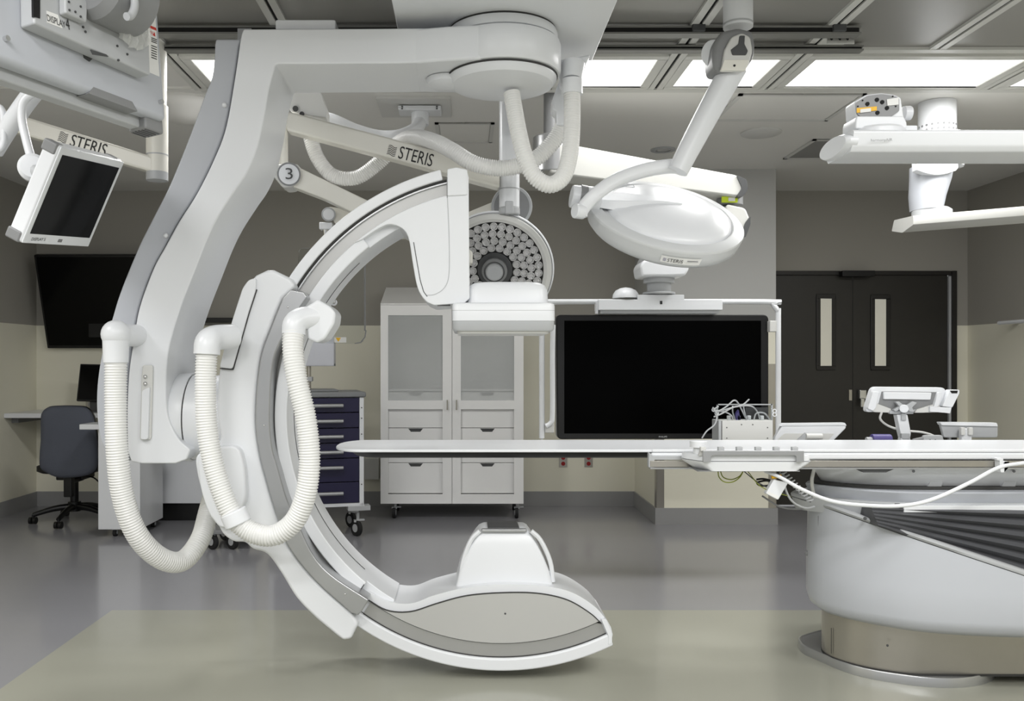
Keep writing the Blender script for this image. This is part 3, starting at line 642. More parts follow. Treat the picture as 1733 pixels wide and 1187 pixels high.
obj('hook', ppx(rpoly([(1687, 776), (1698, 776), (1698, 792), (1705, 794), (1708, 782), (1700, 782), (1700, 800), (1694, 800), (1692, 790), (1692, 780), (1687, 779)], .5), 3.56, .035), white, cl, bevel=.002, seg=2)
cable('grey_cable', [(1325, 800, 3.56), (1330, 830, 3.55), (1342, 850, 3.55), (1362, 860, 3.58), (1378, 858, 3.65)], .0045, lgrey, 'light grey cable looping down from the console tray to the pedestal', 'cable')
cable('grey_conduit', [(1378, 794, 3.75), (1374, 815, 3.75), (1378, 840, 3.78), (1384, 852, 3.8)], .0075, offwhite, 'upright pale conduit between console and table hull', 'conduit')
cable('grey_cable', [(1406, 806, 3.9), (1394, 820, 3.9), (1388, 840, 3.88), (1388, 850, 3.86)], .005, lgrey, 'short grey cable beside the left end of the table hull', 'cable')
cable('dark_wire', [(1258, 797, 3.55), (1280, 815, 3.54), (1300, 826, 3.52), (1318, 832, 3.52), (1345, 842, 3.6), (1372, 850, 3.7)], .0022, dgrey, 'thin dark wire slanting from the console tray toward the pedestal', 'wire')
cable('black_cable_bundle', [(1280, 812, 3.56), (1292, 811, 3.55), (1306, 815, 3.55), (1300, 822, 3.55), (1286, 822, 3.55), (1282, 817, 3.56), (1298, 814, 3.57), (1312, 820, 3.58)], .004, black, 'small tangled bundle of black cable below the console', 'cable')
cable('green_wire', [(1266, 799, 3.55), (1288, 824, 3.5), (1320, 836, 3.48), (1340, 841, 3.6)], .0018, greenwire, 'single green wire running across the hanging white adapter box', 'wire')
cable('grey_cable', [(1290, 840, 3.8), (1320, 858, 3.8), (1350, 862, 3.75), (1376, 858, 3.7)], .004, mgrey, 'lowest grey cable sagging behind the adapter box', 'cable')
co = []
for i in range(150):
    t = i/149; a = t*2*PI*11; q = W(1322, 797, 3.54).lerp(W(1372, 848, 3.66), t)
    co.append(q+Vector((math.cos(a)*.010, math.sin(a)*.010, math.cos(a)*.006)))
tag(obj('spiral_cable', sweep(co, .0028, 8, 0), lgrey), 'grey spiral cable like a telephone cord running down to the pedestal', 'cable')
XF[0] = None
ab = thing('adapter_box', 'small white adapter box hanging tilted on cables under the console', 'adapter', W(1313, 845, 3.5))
obj('body', ppx(rpoly([(1310, 812), (1334, 818), (1317, 847), (1296, 836)], 3), 3.47, .03), white, ab, bevel=.003)
obj('side_label', ppx([(1301, 832), (1319, 841), (1316.5, 845.5), (1298, 836)], 3.4685, .001), labelm, ab)
obj('tie', cyl(W(1306, 808, 3.485), W(1322, 806, 3.485), .007, 12), yellowm, ab)

# ================================================================== THINGS BEYOND THE TABLE
# module box with clear cover
mb = thing('cable_module_box', 'grey module box with clear cover crammed with cables at the table edge', 'module box', W(1266, 745, 4.2))
obj('body', join(bpx(1222, 712, 1308, 790, 4.16, .10)), offwhite, mb, bevel=.002, seg=1)
obj('cover_frame', join(bpx(1213, 684, 1307, 686, 4.20, .004), bpx(1305, 684, 1308, 745, 4.20, .004), bpx(1213, 684, 1215.5, 745, 4.20, .004), bpx(1213, 684, 1307, 686, 4.27, .004)), lgrey, mb)
obj('clear_cover', join(bpx(1214, 686, 1306, 745, 4.195, .003), bpx(1214, 686, 1306, 745, 4.272, .003)), glass, mb, smooth=False)
obj('side_plate', bpx(1216, 712, 1221, 790, 4.15, .11), lgrey, mb, bevel=.002, seg=1)
obj('rear_board', bpx(1262, 690, 1300, 712, 4.25, .004), dgrey, mb)
for px, py in ((1230, 724), (1230, 742), (1255, 719), (1274, 719), (1299, 724), (1299, 742)): obj('screw', cyl(W(px, py, 4.157), W(px, py, 4.163), .003, 8), dgrey, mb)
for px in (1234, 1250, 1268, 1290): obj('connector', bpx(px-2, 704, px+3, 713, 4.20, .02), white, mb, bevel=.001, seg=1)
obj('plug', ppx([(1246, 700), (1250, 694), (1254, 712), (1246, 712)], 4.20, .02), purple, mb)
cabs = [[(1188, 742, 4.12), (1196, 730, 4.12), (1210, 718, 4.12), (1213, 700, 4.14), (1208, 694, 4.14), (1216, 688, 4.14)],
        [(1206, 690, 4.15), (1215, 696, 4.15), (1230, 688, 4.15), (1242, 678, 4.15), (1250, 684, 4.18), (1262, 708, 4.21)],
        [(1208, 706, 4.15), (1222, 700, 4.15), (1240, 690, 4.15), (1256, 686, 4.15), (1268, 676, 4.15)],
        [(1210, 700, 4.16), (1226, 694, 4.16), (1250, 688, 4.16), (1272, 688, 4.19), (1282, 698, 4.21), (1286, 710, 4.21)],
        [(1276, 710, 4.20), (1280, 700, 4.2), (1292, 699, 4.2), (1300, 706, 4.2), (1304, 714, 4.2)],
        [(1240, 688, 4.18), (1240, 698, 4.2), (1244, 712, 4.2)], [(1258, 687, 4.18), (1260, 698, 4.2), (1264, 712, 4.2)],
        [(1213, 696, 4.16), (1228, 698, 4.17), (1238, 704, 4.19), (1240, 712, 4.2)]]
for c_ in cabs: obj('cable', sweep([W(a, b, d) for a, b, d in c_], .0035, 8, 7), lgrey, mb)
for px, py in ((1208, 694), (1213, 700), (1311, 696), (1311, 702)):
    obj('clip', lathe([(.006, 0), (.010, 0), (.010, .008), (.006, .008), (.006, 0)], W(px, py, 4.16), (.3, 1, 0), 16, cap=False), white, mb)
# tilted touch screen seen from behind
tm = thing('tilted_control_monitor', 'white slim control monitor tilted flat, seen from behind next to the module box', 'monitor', W(1365, 745, 4.3))
obj('housing', ppx(rpoly([(1311, 742), (1326, 717), (1430, 716), (1433, 724), (1411, 746), (1405, 750), (1311, 750)], 4), 4.22, .03), white, tm, bevel=.008)
obj('upper_rim', ppx(rpoly([(1319, 722), (1326, 717), (1430, 716), (1433, 721), (1428, 720), (1328, 721)], 1), 4.214, .035), white, tm, bevel=.003)
obj('back_panel', ppx(rpoly([(1316, 744), (1328, 734), (1412, 734), (1400, 748), (1316, 748)], 3), 4.217, .004), offwhite, tm, bevel=.001, seg=1)
obj('hinge', cyl(W(1364, 739, 4.20), W(1391, 739, 4.20), .014, 20), offwhite, tm)
obj('bracket', ppx([(1350, 745), (1364, 733), (1370, 738), (1358, 748)], 4.20, .02), lgrey, tm)
obj('post', cyl(W(1377, 742, 4.215), W(1377, 790, 4.215), .014, 16), lgrey, tm)
# monitor on articulated stand
ms = thing('display_on_arm', 'white backed control display on short jointed arm, scanner clipped at its right side', 'monitor', W(1540, 745, 4.3))
k = 4.25
obj('housing', ppx(rpoly([(1466, 690), (1477, 655), (1597, 656), (1601, 662), (1590, 694), (1466, 698)], [4, 8, 8, 4, 6, 6]), k, .035), white, ms, bevel=.006)
obj('back_recess', ppx([(1486, 686), (1492, 663), (1590, 664), (1580, 690), (1510, 698)], k-.001, .004), mgrey, ms)
obj('left_handle', ppx(rpoly([(1469, 692), (1478, 663), (1488, 663), (1483, 690), (1478, 696)], 2), k-.02, .03), white, ms, bevel=.006)
obj('right_handle', ppx(rpoly([(1580, 690), (1588, 664), (1596, 664), (1588, 688)], 2), k-.02, .03), white, ms, bevel=.004)
obj('vent_cover', ppx(rpoly([(1496, 664), (1577, 665), (1575, 677), (1496, 676)], 2), k-.014, .02), white, ms, bevel=.003)
obj('lower_wing', ppx([(1476, 696), (1484, 683), (1508, 692), (1510, 699), (1480, 698)], k-.01, .02), offwhite, ms, bevel=.002, seg=1)
obj('lower_wing', ppx([(1548, 699), (1552, 693), (1578, 685), (1590, 686), (1590, 698), (1560, 699)], k-.01, .02), offwhite, ms, bevel=.002, seg=1)
vb = obj('mount_bracket', join(ppx([(1516, 681), (1522, 680), (1532, 688), (1545, 680), (1552, 682), (1544, 690), (1548, 698), (1540, 697), (1535, 692), (1526, 692), (1516, 697), (1512, 694), (1522, 688)], k-.03, .02), bpx(1506, 695, 1546, 701, k-.015, .02)), lgrey, ms, bevel=.002, seg=2)
obj('swivel', cyl(W(1530, 692, k-.05), W(1530, 692, k-.01), .020, 20), white, ms, bevel=.002)
obj('arm', ppx(rpoly([(1518, 702), (1536, 702), (1542, 734), (1540, 744), (1527, 744), (1524, 732)], 2), k-.02, .04), white, ms, bevel=.006)
obj('arm_joint', bpx(1526, 700, 1534, 712, k-.03, .02), lgrey, ms, bevel=.003)
obj('arm_joint', bpx(1526, 734, 1540, 745, k-.03, .02), lgrey, ms, bevel=.003)
obj('arm_post', bpx(1525, 742, 1541, 790, k-.03, .035), white, ms, bevel=.004)
obj('scanner', ppx(rpoly([(1595, 688), (1608, 660), (1624, 660), (1624, 666), (1612, 690)], 2), k-.03, .04), white, ms, bevel=.006)
obj('scanner_window', ppx([(1608, 661.5), (1621, 661.5), (1620, 666), (1611, 666)], k-.033, .004), black, ms)
obj('scanner_arm', ppx(rpoly([(1574, 688), (1608, 690), (1612, 684), (1608, 700), (1600, 699), (1574, 697)], 1.5), k-.025, .03), white, ms, bevel=.003)
obj('cable', sweep([W(a, b, d) for a, b, d in [(1492, 698, 4.24), (1490, 710, 4.25), (1505, 722, 4.27), (1530, 729, 4.28), (1560, 732, 4.28), (1580, 738, 4.28), (1596, 748, 4.28)]], .0055, 10, 7), offwhite, ms)
# flat panel on post
fp = thing('instrument_tray_panel', 'flat grey rounded panel on a short white post at the far right', 'panel', W(1640, 745, 4.3))
obj('panel', ppx(rpoly([(1591, 717), (1689, 717), (1689, 741), (1598, 741)], [3, 4, 4, 3]), 4.24, .02), lgrey, fp, bevel=.006)
obj('top_edge', ppx(rpoly([(1591, 715), (1687, 716), (1689, 722), (1594, 720)], 2), 4.23, .035), white, fp, bevel=.003)
obj('post', bpx(1628, 726, 1645, 790, 4.20, .03), white, fp, bevel=.004)
for px in (1627, 1640): obj('clamp', bpx(px, 724, px+7, 737, 4.185, .02), offwhite, fp, bevel=.003)
pc = thing('purple_connector', 'short fat purple connector lying at the far table edge', 'connector', W(1487, 746, 4.2))
obj('body', cyl(W(1475, 745, 4.15), W(1507, 745, 4.15), .028, 20), purple, pc, bevel=.004)
obj('collar', cyl(W(1466, 745, 4.15), W(1475, 745, 4.15), .014, 16), lgrey, pc)
sc2 = thing('cable_clamp_block', 'small grey rounded clamp block with cable plug behind the table, right of the arm', 'clamp', W(1580, 746, 4.2))
obj('block', ppx(rpoly([(1563, 738), (1568, 737), (1595, 737), (1598, 746), (1596, 760), (1564, 760)], 3), 4.16, .02), lgrey, sc2, bevel=.004)
obj('plug', cyl(W(1545, 745, 4.17), W(1566, 742, 4.17), .006, 12, .010), mgrey, sc2)
for px in (1574, 1583): obj('screw', cyl(W(px, 745, 4.157), W(px, 745, 4.162), .004, 8), dgrey, sc2)
# ================================================================== BIG DISPLAY ON CEILING BOOM
bd = thing('boom_display', 'very large black display in white tube frame hung from a ceiling boom', 'display', W(1120, 745, 5.2))
D = 5.2
obj('bezel', ppx(rpoly([(941, 533), (1301, 533), (1301, 743), (943, 744)], 9), D, .09), black, bd, bevel=.008)
obj('screen', bpx(955, 543, 1288, 734, D-.002, .004), screen, bd)
text('PHILIPS', W(1115, 741, D-.002), W(1129, 741, D-.002), .010, (0, -1, 0), lgrey, bd, 'maker_lettering')
obj('tube_frame', sweep([W(a, b, 5.16) for a, b in [(925, 511), (1290, 511), (1306, 515), (1316, 527), (1317, 545), (1317, 790)]], .016, 14, 3), white, bd)
obj('tube_frame', sweep([W(a, b, 5.16) for a, b in [(917, 560), (917, 742)]], .016, 14, 0), white, bd)
obj('tube_frame', sweep([W(a, b, 5.14) for a, b in [(936, 550), (935, 600), (935, 700), (932, 716), (924, 722)]], .015, 12, 4), white, bd)
obj('corner_block', bpx(922, 717, 938, 733, 5.15, .05), offwhite, bd, bevel=.005)
obj('corner_block', bpx(1303, 543, 1316, 562, 5.15, .05), offwhite, bd, bevel=.005)
obj('frame_corner', sweep([W(a, b, 5.16) for a, b in [(960, 511), (930, 513), (919, 525), (917, 565)]], .016, 14, 4), white, bd)
obj('tail', cyl(W(917, 740, 5.16), W(917, 750, 5.16), .006, 10), white, bd)
tbx = obj('top_box', join(bpx(1013, 507, 1223, 525, 5.08, .16)), white, bd, bevel=.004)
obj('upper_step', bpx(1079, 499, 1158, 508, 5.08, .14), white, tbx, bevel=.003)
obj('under_plate', bpx(1016, 525, 1217, 531, 5.10, .12), lgrey, tbx)
obj('sensor', bpx(1117, 509.5, 1121, 515, 5.078, .003), black, tbx)
obj('side_bracket', bpx(1009, 510, 1012, 531, 5.1, .05), white, tbx)
obj('dome', lathe([(.078, 0), (.078, .008), (.074, .025), (.06, .045), (.035, .058), (.005, .064)], W(1059, 505, 5.15), (0, 0, 1), 28), white, bd)
obj('neck', join(cyl(W(1115, 500, 5.15), W(1115, 478, 5.15), .070, 32), cyl(W(1115, 480, 5.15), W(1115, 468, 5.15), .090, 32), cyl(W(1115, 499, 5.15), W(1115, 495, 5.15), .095, 32)), lgrey, bd, bevel=.004)
obj('swivel_head', join(ppx(rpoly([(1083, 450), (1090, 440), (1164, 436), (1167, 455), (1160, 467), (1130, 468), (1086, 468)], 5), 5.03, .22)), white, bd, bevel=.025, seg=4)
obj('swivel_shroud', ppx(rpoly([(1089, 440), (1100, 420), (1160, 420), (1140, 446), (1120, 456), (1089, 459)], 4), 5.05, .2), lgrey, bd, bevel=.02)
obj('link_arm', ppx(rpoly([(1100, 445), (1110, 400), (1235, 345), (1262, 360), (1255, 395), (1150, 450)], 8), 5.10, .14), white, bd, bevel=.02)
be = obj('elbow', ppx(rpoly([(1230, 345), (1262, 352), (1270, 372), (1266, 395), (1252, 402), (1225, 395)], 6), 5.04, .2), boomm, bd, bevel=.02)
obj('elbow_cap', ppx(rpoly([(1252, 402), (1262, 376), (1270, 366), (1270, 380), (1262, 402)], 3), 5.03, .2), dgrey, be, bevel=.01)
obj('elbow_collar', cyl(W(1235, 330, 5.14), W(1235, 348, 5.14), .075, 28), mgrey, bd)
lb_ = obj('collar_label', box(SX(1221, 5.06), SX(1248, 5.06), 5.055, 5.062, SZ(343, 5.06), SZ(333, 5.06)), limem, bd, label='lime green label')
obj('label_patch', box(SX(1233, 5.05), SX(1244, 5.05), 5.050, 5.056, SZ(341, 5.06), SZ(335, 5.06)), labelm, bd)
obj('boom_arm', ppx(rpoly([(930, 240), (985, 248), (1246, 296), (1262, 306), (1262, 326), (1250, 333), (985, 300), (930, 292)], 6), 5.02, .22), boomm, bd, bevel=.02, seg=4)
obj('boom_arm_cap', ppx(rpoly([(1246, 296), (1264, 304), (1266, 320), (1258, 333), (1246, 333), (1256, 318)], 4), 5.01, .24), dgrey, bd, bevel=.015)
obj('boom_hub', join(cyl(W(935, 232, 5.13), W(935, 295, 5.13), .115, 36)), alu, bd, bevel=.01)
obj('ceiling_pole', cyl((SX(935, 5.13), 5.13, SZ(240, 5.13)), (SX(935, 5.13), 5.13, CEIL-.002), .052, 28), mgrey, bd)
# ================================================================== SURGICAL LIGHT (right, seen from above)
sl = thing('surgical_light', 'white surgical light seen from its top, dish held by a curved yoke', 'surgical light', W(1128, 440, 4.0))
D = 3.75
px_ = W(1249, 0, D)
obj('ceiling_tube', join(cyl((px_.x, D, SZ(47, D)), (px_.x, D, CEIL-.01), .062, 32)), white, sl)
obj('tube_ring', join(cyl(W(1249, 40, D), W(1249, 43, D), .0635, 32)), lgrey, sl)
jt = obj('joint', ppx(rpoly([(1206, 100), (1208, 72), (1222, 52), (1250, 46), (1275, 52), (1279, 75), (1277, 96), (1262, 118), (1240, 121), (1210, 118)], 7), D-.07, .14), mgrey, sl, bevel=.02, seg=4)
obj('joint_face', ppx(rpoly([(1221, 119), (1226, 85), (1238, 62), (1256, 55), (1270, 62), (1274, 85), (1268, 108), (1258, 120)], 5), D-.085, .03), offwhite, jt, bevel=.01)
obj('key_slot', ppx(rpoly([(1252, 60), (1261, 60), (1260, 74), (1266, 86), (1263, 93), (1240, 93), (1237, 84), (1250, 74)], 2), D-.09, .01), dgrey, jt, bevel=.002)
obj('lower_plate', ppx(rpoly([(1226, 101), (1268, 101), (1262, 119), (1220, 119)], 1.5), D-.089, .02), warmwhite, jt, bevel=.003)
obj('screw', cyl(W(1243, 111, D-.092), W(1243, 111, D-.088), .005, 10), black, jt)
obj('side_disc', cyl(W(1205, 90, D-.02), W(1212, 90, D), .055, 28), white, jt, bevel=.004)
obj('spring_arm', sweep([W(1243, 112, D), W(1205, 180, D+.03), W(1170, 245, D+.05), W(1147, 290, D+.05)], lambda t: .056-.012*t, 24, 5), white, sl)
D = 3.85
obj('yoke', sweep([W(a, b, d) for a, b, d in [(1160, 283, 3.82), (1130, 282, 3.84), (1085, 290, 3.84), (1040, 307, 3.82), (1005, 332, 3.80), (985, 355, 3.80), (982, 366, 3.80)]], .03, 14, 5, sec=[(a*.026, b*.030) for a, b in rpoly([(-1, -1), (1, -1), (1, 1), (-1, 1)], .7)]), white, sl)
cD = W(1126, 366, 3.95)
nn = Vector((.13, -.568, .81)).normalized()
axu = Vector((1, .05, -.12)); axu = (axu-nn*axu.dot(nn)).normalized()
L0 = .355
obj('dish', lathe([(.02, -.095), (.27, -.095), (.325, -.082), (.344, -.062), (.352, -.03), (L0, -.004), (L0+.001, .0), (L0-.002, .008), (L0-.012, .014), (L0-.05, .018), (L0-.058, .010), (.01, .010)], cD, nn, 72), dishm, sl)
obj('dish_lens_ring', lathe([(.05, -.0975), (.262, -.0975), (.266, -.095)], cD, nn, 64), lgrey, sl)
cc = cD+axu*.02
obj('dish_back', lathe([(.288, .008), (.283, .022), (.262, .036), (.20, .052), (.12, .063), (.04, .068), (.01, .069)], cc-axu*.01, nn, 64), white, sl, sharp=60)
w_ = nn.cross(axu)
def pd(a, b, c): return cD+axu*a+w_*b+nn*c
obj('dish_ridge', loft([[pd(-.33, .055, .02), pd(-.33, -.055, .02), pd(-.33, -.05, .055), pd(-.33, .05, .055)], [pd(-.2, .085, .03), pd(-.2, -.085, .03), pd(-.2, -.05, .068), pd(-.2, .05, .068)], [pd(-.05, .03, .05), pd(-.05, -.03, .05), pd(-.05, -.018, .076), pd(-.05, .018, .076)], [pd(.06, .008, .06), pd(.06, -.008, .06), pd(.06, -.004, .073), pd(.06, .004, .073)]]), white, sl, bevel=.012)
pv = pd(-.37, 0, .03)
obj('pivot', join(cyl(pd(-.44, 0, .035), pd(-.31, 0, .03), .05, 28, .062)), white, sl, bevel=.006)
obj('pivot_ring', cyl(pd(-.405, 0, .034), pd(-.375, 0, .032), .058, 28), mgrey, sl)
obj('pivot_cap', cyl(W(972, 357, 3.78), W(988, 359, 3.80), .032, 24), white, sl, bevel=.005)
# label on the front of the rim
def rimp(ang, h, r=L0+.0): return cD+(axu*math.sin(ang)-(-w_ if w_.y > 0 else w_)*0+(w_ if w_.y < 0 else -w_)*math.cos(ang))*r+nn*h
lab_o = None
def rimstrip(a0, a1, h0, h1, r0, r1, n=8):
    lo = [rimp(a0+(a1-a0)*i/n, h0, r0) for i in range(n+1)]; hi = [rimp(a0+(a1-a0)*i/n, h1, r1) for i in range(n+1)]
    V = lo+hi; return (V, [(i, i+1, n+2+i, n+1+i) for i in range(n)])
g = rimstrip(-.19, .31, -.056, -.022, .3485, .3562)
obj('name_label', g, labelm, sl, smooth=False)
a0_, a1_ = -.05, .085
nl = ((rimp(0, -.03, .342)-cD)-nn*.25).normalized()
P0 = rimp(-.11, -.048, .3515); P1 = rimp(.08, -.048, .3515); up_ = (rimp(0, -.022, .3562)-rimp(0, -.056, .3485)).normalized()
nl = (P1-P0).cross(up_).normalized()
text('STERIS', P0+nl*.002, P1+nl*.002, .018, nl, ink, sl, 'label_lettering')
flag_mark(rimp(-.165, -.048, .3515)+nl*.002, P1-P0, up_, nl, .018, mat('violet_print', (90, 84, 130), .6), sl)
obj('label_line', loft([[rimp(a, h, r)+nl*.002 for a, h, r in ((.13, -.036, .3535), (.27, -.036, .3535), (.27, -.033, .354), (.13, -.033, .354))], [rimp(a, h, r)+nl*.003 for a, h, r in ((.13, -.036, .3535), (.27, -.036, .3535), (.27, -.033, .354), (.13, -.033, .354))]]), greyink, sl)
ob = obj('outline_mark', join(*[loft([[pd(a, b, c) for a, b in q] for c in (.046, .0475)]) for q in ([(-.19, .20), (-.13, .20), (-.13, .203), (-.19, .203)], [(-.19, .165), (-.13, .165), (-.13, .168), (-.19, .168)], [(-.19, .165), (-.187, .165), (-.187, .203), (-.19, .203)], [(-.133, .165), (-.13, .165), (-.13, .203), (-.133, .203)])]), lgrey, sl, smooth=False)
# ================================================================== SURGICAL LIGHT (centre, LED face showing)
s2 = thing('surgical_light', 'surgical light showing its unlit LED lens face above the detector', 'surgical light', W(862, 500, 4.3))
D = 4.3
pole = W(862, 300, D)
obj('ceiling_pole', join(cyl((pole.x, D, SZ(352, D)), (pole.x, D, CEIL-.002), .050, 32)), white, s2)
obj('pole_collar', join(cyl(W(862, 320, D), W(862, 322, D), .0515, 32)), lgrey, s2)
obj('pole_cap', join(cyl(W(862, 352, D), W(862, 364, D), .052, 32), bpx(855, 340, 869, 362, D-.056, .03)), lgrey, s2, bevel=.006)
obj('pivot_disc', cyl(W(866, 350, 4.45), W(866, 350, 4.47), .105, 36), lgrey, s2, bevel=.004)
obj('pivot_disc_plate', cyl(W(866, 350, 4.447), W(866, 350, 4.451), .09, 36), mgrey, s2)
DA = 4.25
obj('extension_arm', ppx([(484, 188), (500, 191), (660, 233), (760, 262), (846, 290), (846, 318), (746, 291), (660, 267), (484, 220)], DA, .10), warmwhite, s2, bevel=.012, seg=4)
fA = DA-.0015
u_ = (W(745, 273, fA)-W(660, 251, fA)).normalized(); v_ = Vector((-u_.z, 0, u_.x))
text('STERIS', W(673, 268, fA), W(730, 282.5, fA), .062, (0, -1, 0), ink, s2, 'arm_lettering')
flag_mark(W(654, 262, fA), u_, v_, (0, -1, 0), .052, ink, s2)
obj('drop_tube', cyl(W(480, 210, 4.3), W(480, 290, 4.3), .022, 20), warmwhite, s2)
obj('spring_arm', ppx(rpoly([(480, 280), (505, 283), (640, 348), (700, 380), (800, 425), (800, 448), (700, 408), (630, 376), (545, 335), (495, 316), (480, 310)], 6), 4.24, .10), warmwhite, s2, bevel=.014, seg=4)
obj('joint_block', ppx(rpoly([(465, 278), (505, 277), (508, 300), (495, 316), (478, 318), (461, 297)], 6), 4.22, .14), offwhite, s2, bevel=.012)
obj('number_disc_rim', cyl(W(489, 295, 4.205), W(489, 295, 4.225), .056, 36), mgrey, s2)
obj('number_disc', cyl(W(489, 295, 4.200), W(489, 295, 4.206), .048, 36), white, s2)
nd = (Vector((0, 0, EYE))-W(489, 295, 4.2)).normalized()
text('3', W(483.5, 303.5, 4.2)+nd*.01, W(495.5, 303.5, 4.2)+nd*.01, .053, nd, dgrey, s2, 'number_lettering')
c2 = W(838, 455, 4.42); n2 = Vector((-.10, -.93, -.36)).normalized()
ru = Vector((1, 0, 0)); ru = (ru-n2*ru.dot(n2)).normalized(); rv = n2.cross(ru)
obj('head_shell', lathe([(.05, -.10), (.18, -.085), (.26, -.05), (.293, -.01), (.297, .01), (.292, .02), (.285, .024), (.26, .0)], c2, n2, 72), white, s2)
obj('head_groove', lathe([(.290, .0195), (.290, .0235), (.284, .0235)], c2, n2, 72, cap=False), mgrey, s2)
obj('head_ring', lathe([(.286, .02), (.282, .034), (.262, .040), (.245, .030), (.243, .012)], c2, n2, 72, cap=False), offwhite, s2)
obj('backplate', lathe([(.244, .012), (.001, .012)], c2, n2, 48), ledback, s2)
obj('hub_ring', lathe([(.088, .012), (.088, .02), (.062, .022), (.062, .0)], c2, n2, 40, cap=False), dgrey, s2)
obj('handle_grip', lathe([(.062, .01), (.064, .05), (.052, .062), (.05, .05), (.001, .05)], c2, n2, 40, cap=False), mgrey, s2)
obj('handle_button', lathe([(.045, .055), (.043, .075), (.036, .082), (.001, .082)], c2, n2, 40), lgrey, s2)
g = lathe([(.006, 0), (.012, .002), (.020, .012), (.0205, .016), (.017, .0165), (.012, .010), (.004, .008)], (0, 0, 0), n2, 12)
L1 = obj('led_lens', g, ledm, s2)
first = True
cnt = 0
for R_ in (.112, .147, .183, .220):
    m_ = int(2*PI*R_/.0405)
    for k in range(m_):
        a = 2*PI*k/m_+R_*9
        if cnt >= 99: break
        p = c2+ru*math.cos(a)*R_+rv*math.sin(a)*R_+n2*.012
        vx = VX+p.x/p.y*F; vy = VY-(p.z-EYE)/p.y*F
        if vx < 785 or vy > 492: continue
        o = L1 if first else L1.copy()
        if not first: C.objects.link(o); o.parent = s2
        o.location = p-ORI[s2]+n2*.008; first = False; cnt += 1
# ================================================================== RADIATION SHIELD (clear, ceiling hung)
rs = thing('radiation_shield', 'clear rounded acrylic shield hanging inside the C-arm with small yellow warning label', 'radiation shield', W(585, 580, 4.6))
obj('arm', ppx(rpoly([(556, 350), (572, 352), (604, 366), (650, 384), (720, 386), (790, 360), (846, 337), (846, 360), (796, 374), (720, 402), (650, 402), (590, 388), (566, 378)], 3), 4.47, .07), warmwhite, rs, bevel=.01)
obj('joint_disc', cyl(W(556, 363, 4.44), W(556, 363, 4.50), .036, 28), lgrey, rs)
obj('joint_cap', cyl(W(556, 363, 4.43), W(556, 363, 4.44), .028, 28), white, rs)
obj('drop_block', bpx(540, 376, 562, 388, 4.46, .06), white, rs, bevel=.005)
obj('drop_socket', cyl(W(551, 388, 4.49), W(551, 402, 4.49), .016, 16, .008), chrome, rs)
obj('drop_rod', cyl(W(551, 400, 4.49), W(566, 512, 4.62), .006, 12), chrome, rs)
obj('pane', ppx(rpoly([(505, 420), (617, 420), (619, 560), (614, 582), (560, 582), (505, 576)], [10, 4, 14, 10, 6, 6]), 4.645, .008), glass, rs, smooth=False)
obj('pane_edge', join(bpx(616.3, 432, 618.5, 560, 4.643, .012), ppx([(618.5, 558), (617, 570), (610, 579), (600, 581), (600, 582.3), (611, 580.6), (618.2, 571), (620, 560)], 4.643, .012)), mgrey, rs)
obj('hook', join(lathe([(.012, 0), (.018, 0), (.018, .01), (.012, .01)], W(565, 512, 4.62), (0, 1, 0), 20), ball(W(565, 512, 4.62), .009, 12)), chrome, rs)
wl = obj('warning_label', bpx(566, 571, 586, 580, 4.643, .001), labelm, rs)
obj('warning_mark', ppx([(568, 571.8), (577, 571.8), (572.5, 579)], 4.642, .0008), yellowm, rs)
# camera box and ceiling mount
cb = thing('ceiling_camera_box', 'small white box with round ports on its face under the beam beside the column', 'camera box', W(520, 194, 4.2))
obj('housing', ppx(rpoly([(493, 153), (541, 152), (553, 186), (552, 199), (494, 190), (490, 186), (490, 168)], [3, 3, 2, 2, 2, 2, 3]), 4.32, .10), mat('camera_box_enamel', (240, 240, 238), .35), cb, bevel=.008)
obj('port', cyl(W(500, 184, 4.30), W(500, 184, 4.33), .014, 20), dgrey, cb)
obj('port', cyl(W(511, 193, 4.31), W(511, 193, 4.34), .012, 20), dgrey, cb)
obj('hanger', box(SX(507, 4.4), SX(533, 4.4), 4.34, 4.40, SZ(160, 4.4), CEIL-.014), lgrey, cb)
cmn = thing('ceiling_mount_tube', 'white flanged ceiling tube mount bending into a thick pale arm behind the lamp arm', 'ceiling mount', W(712, 205, 4.8))
zc_ = CEIL
obj('ceiling_plate', box(SX(636, 5.17), SX(762, 5.17), 5.17, 5.57, zc_-.016, zc_-.0005), offwhite, cmn)
fx = SX(711, 5.35)
obj('flange', box(fx-.13, fx+.13, 5.28, 5.42, SZ(186, 5.28), SZ(178, 5.28)), white, cmn, bevel=.006)
obj('stem', cyl((fx, 5.35, SZ(212, 5.35)), (fx, 5.35, CEIL-.017), .053, 28), white, cmn)
obj('bent_arm', sweep([(fx, 5.35, SZ(206, 5.35)), W(702, 220, 5.2), W(675, 232, 4.95), W(640, 233, 4.9), W(600, 222, 4.85), W(560, 205, 4.8), W(505, 192, 4.75)], .042, 20, 6), white, cmn)
for sx in (-.105, .105):
    for dz in (0, .012): obj('bolt', cyl((fx+sx, 5.275, SZ(184, 5.28)+dz), (fx+sx, 5.282, SZ(184, 5.28)+dz), .005, 8), dgrey, cmn)
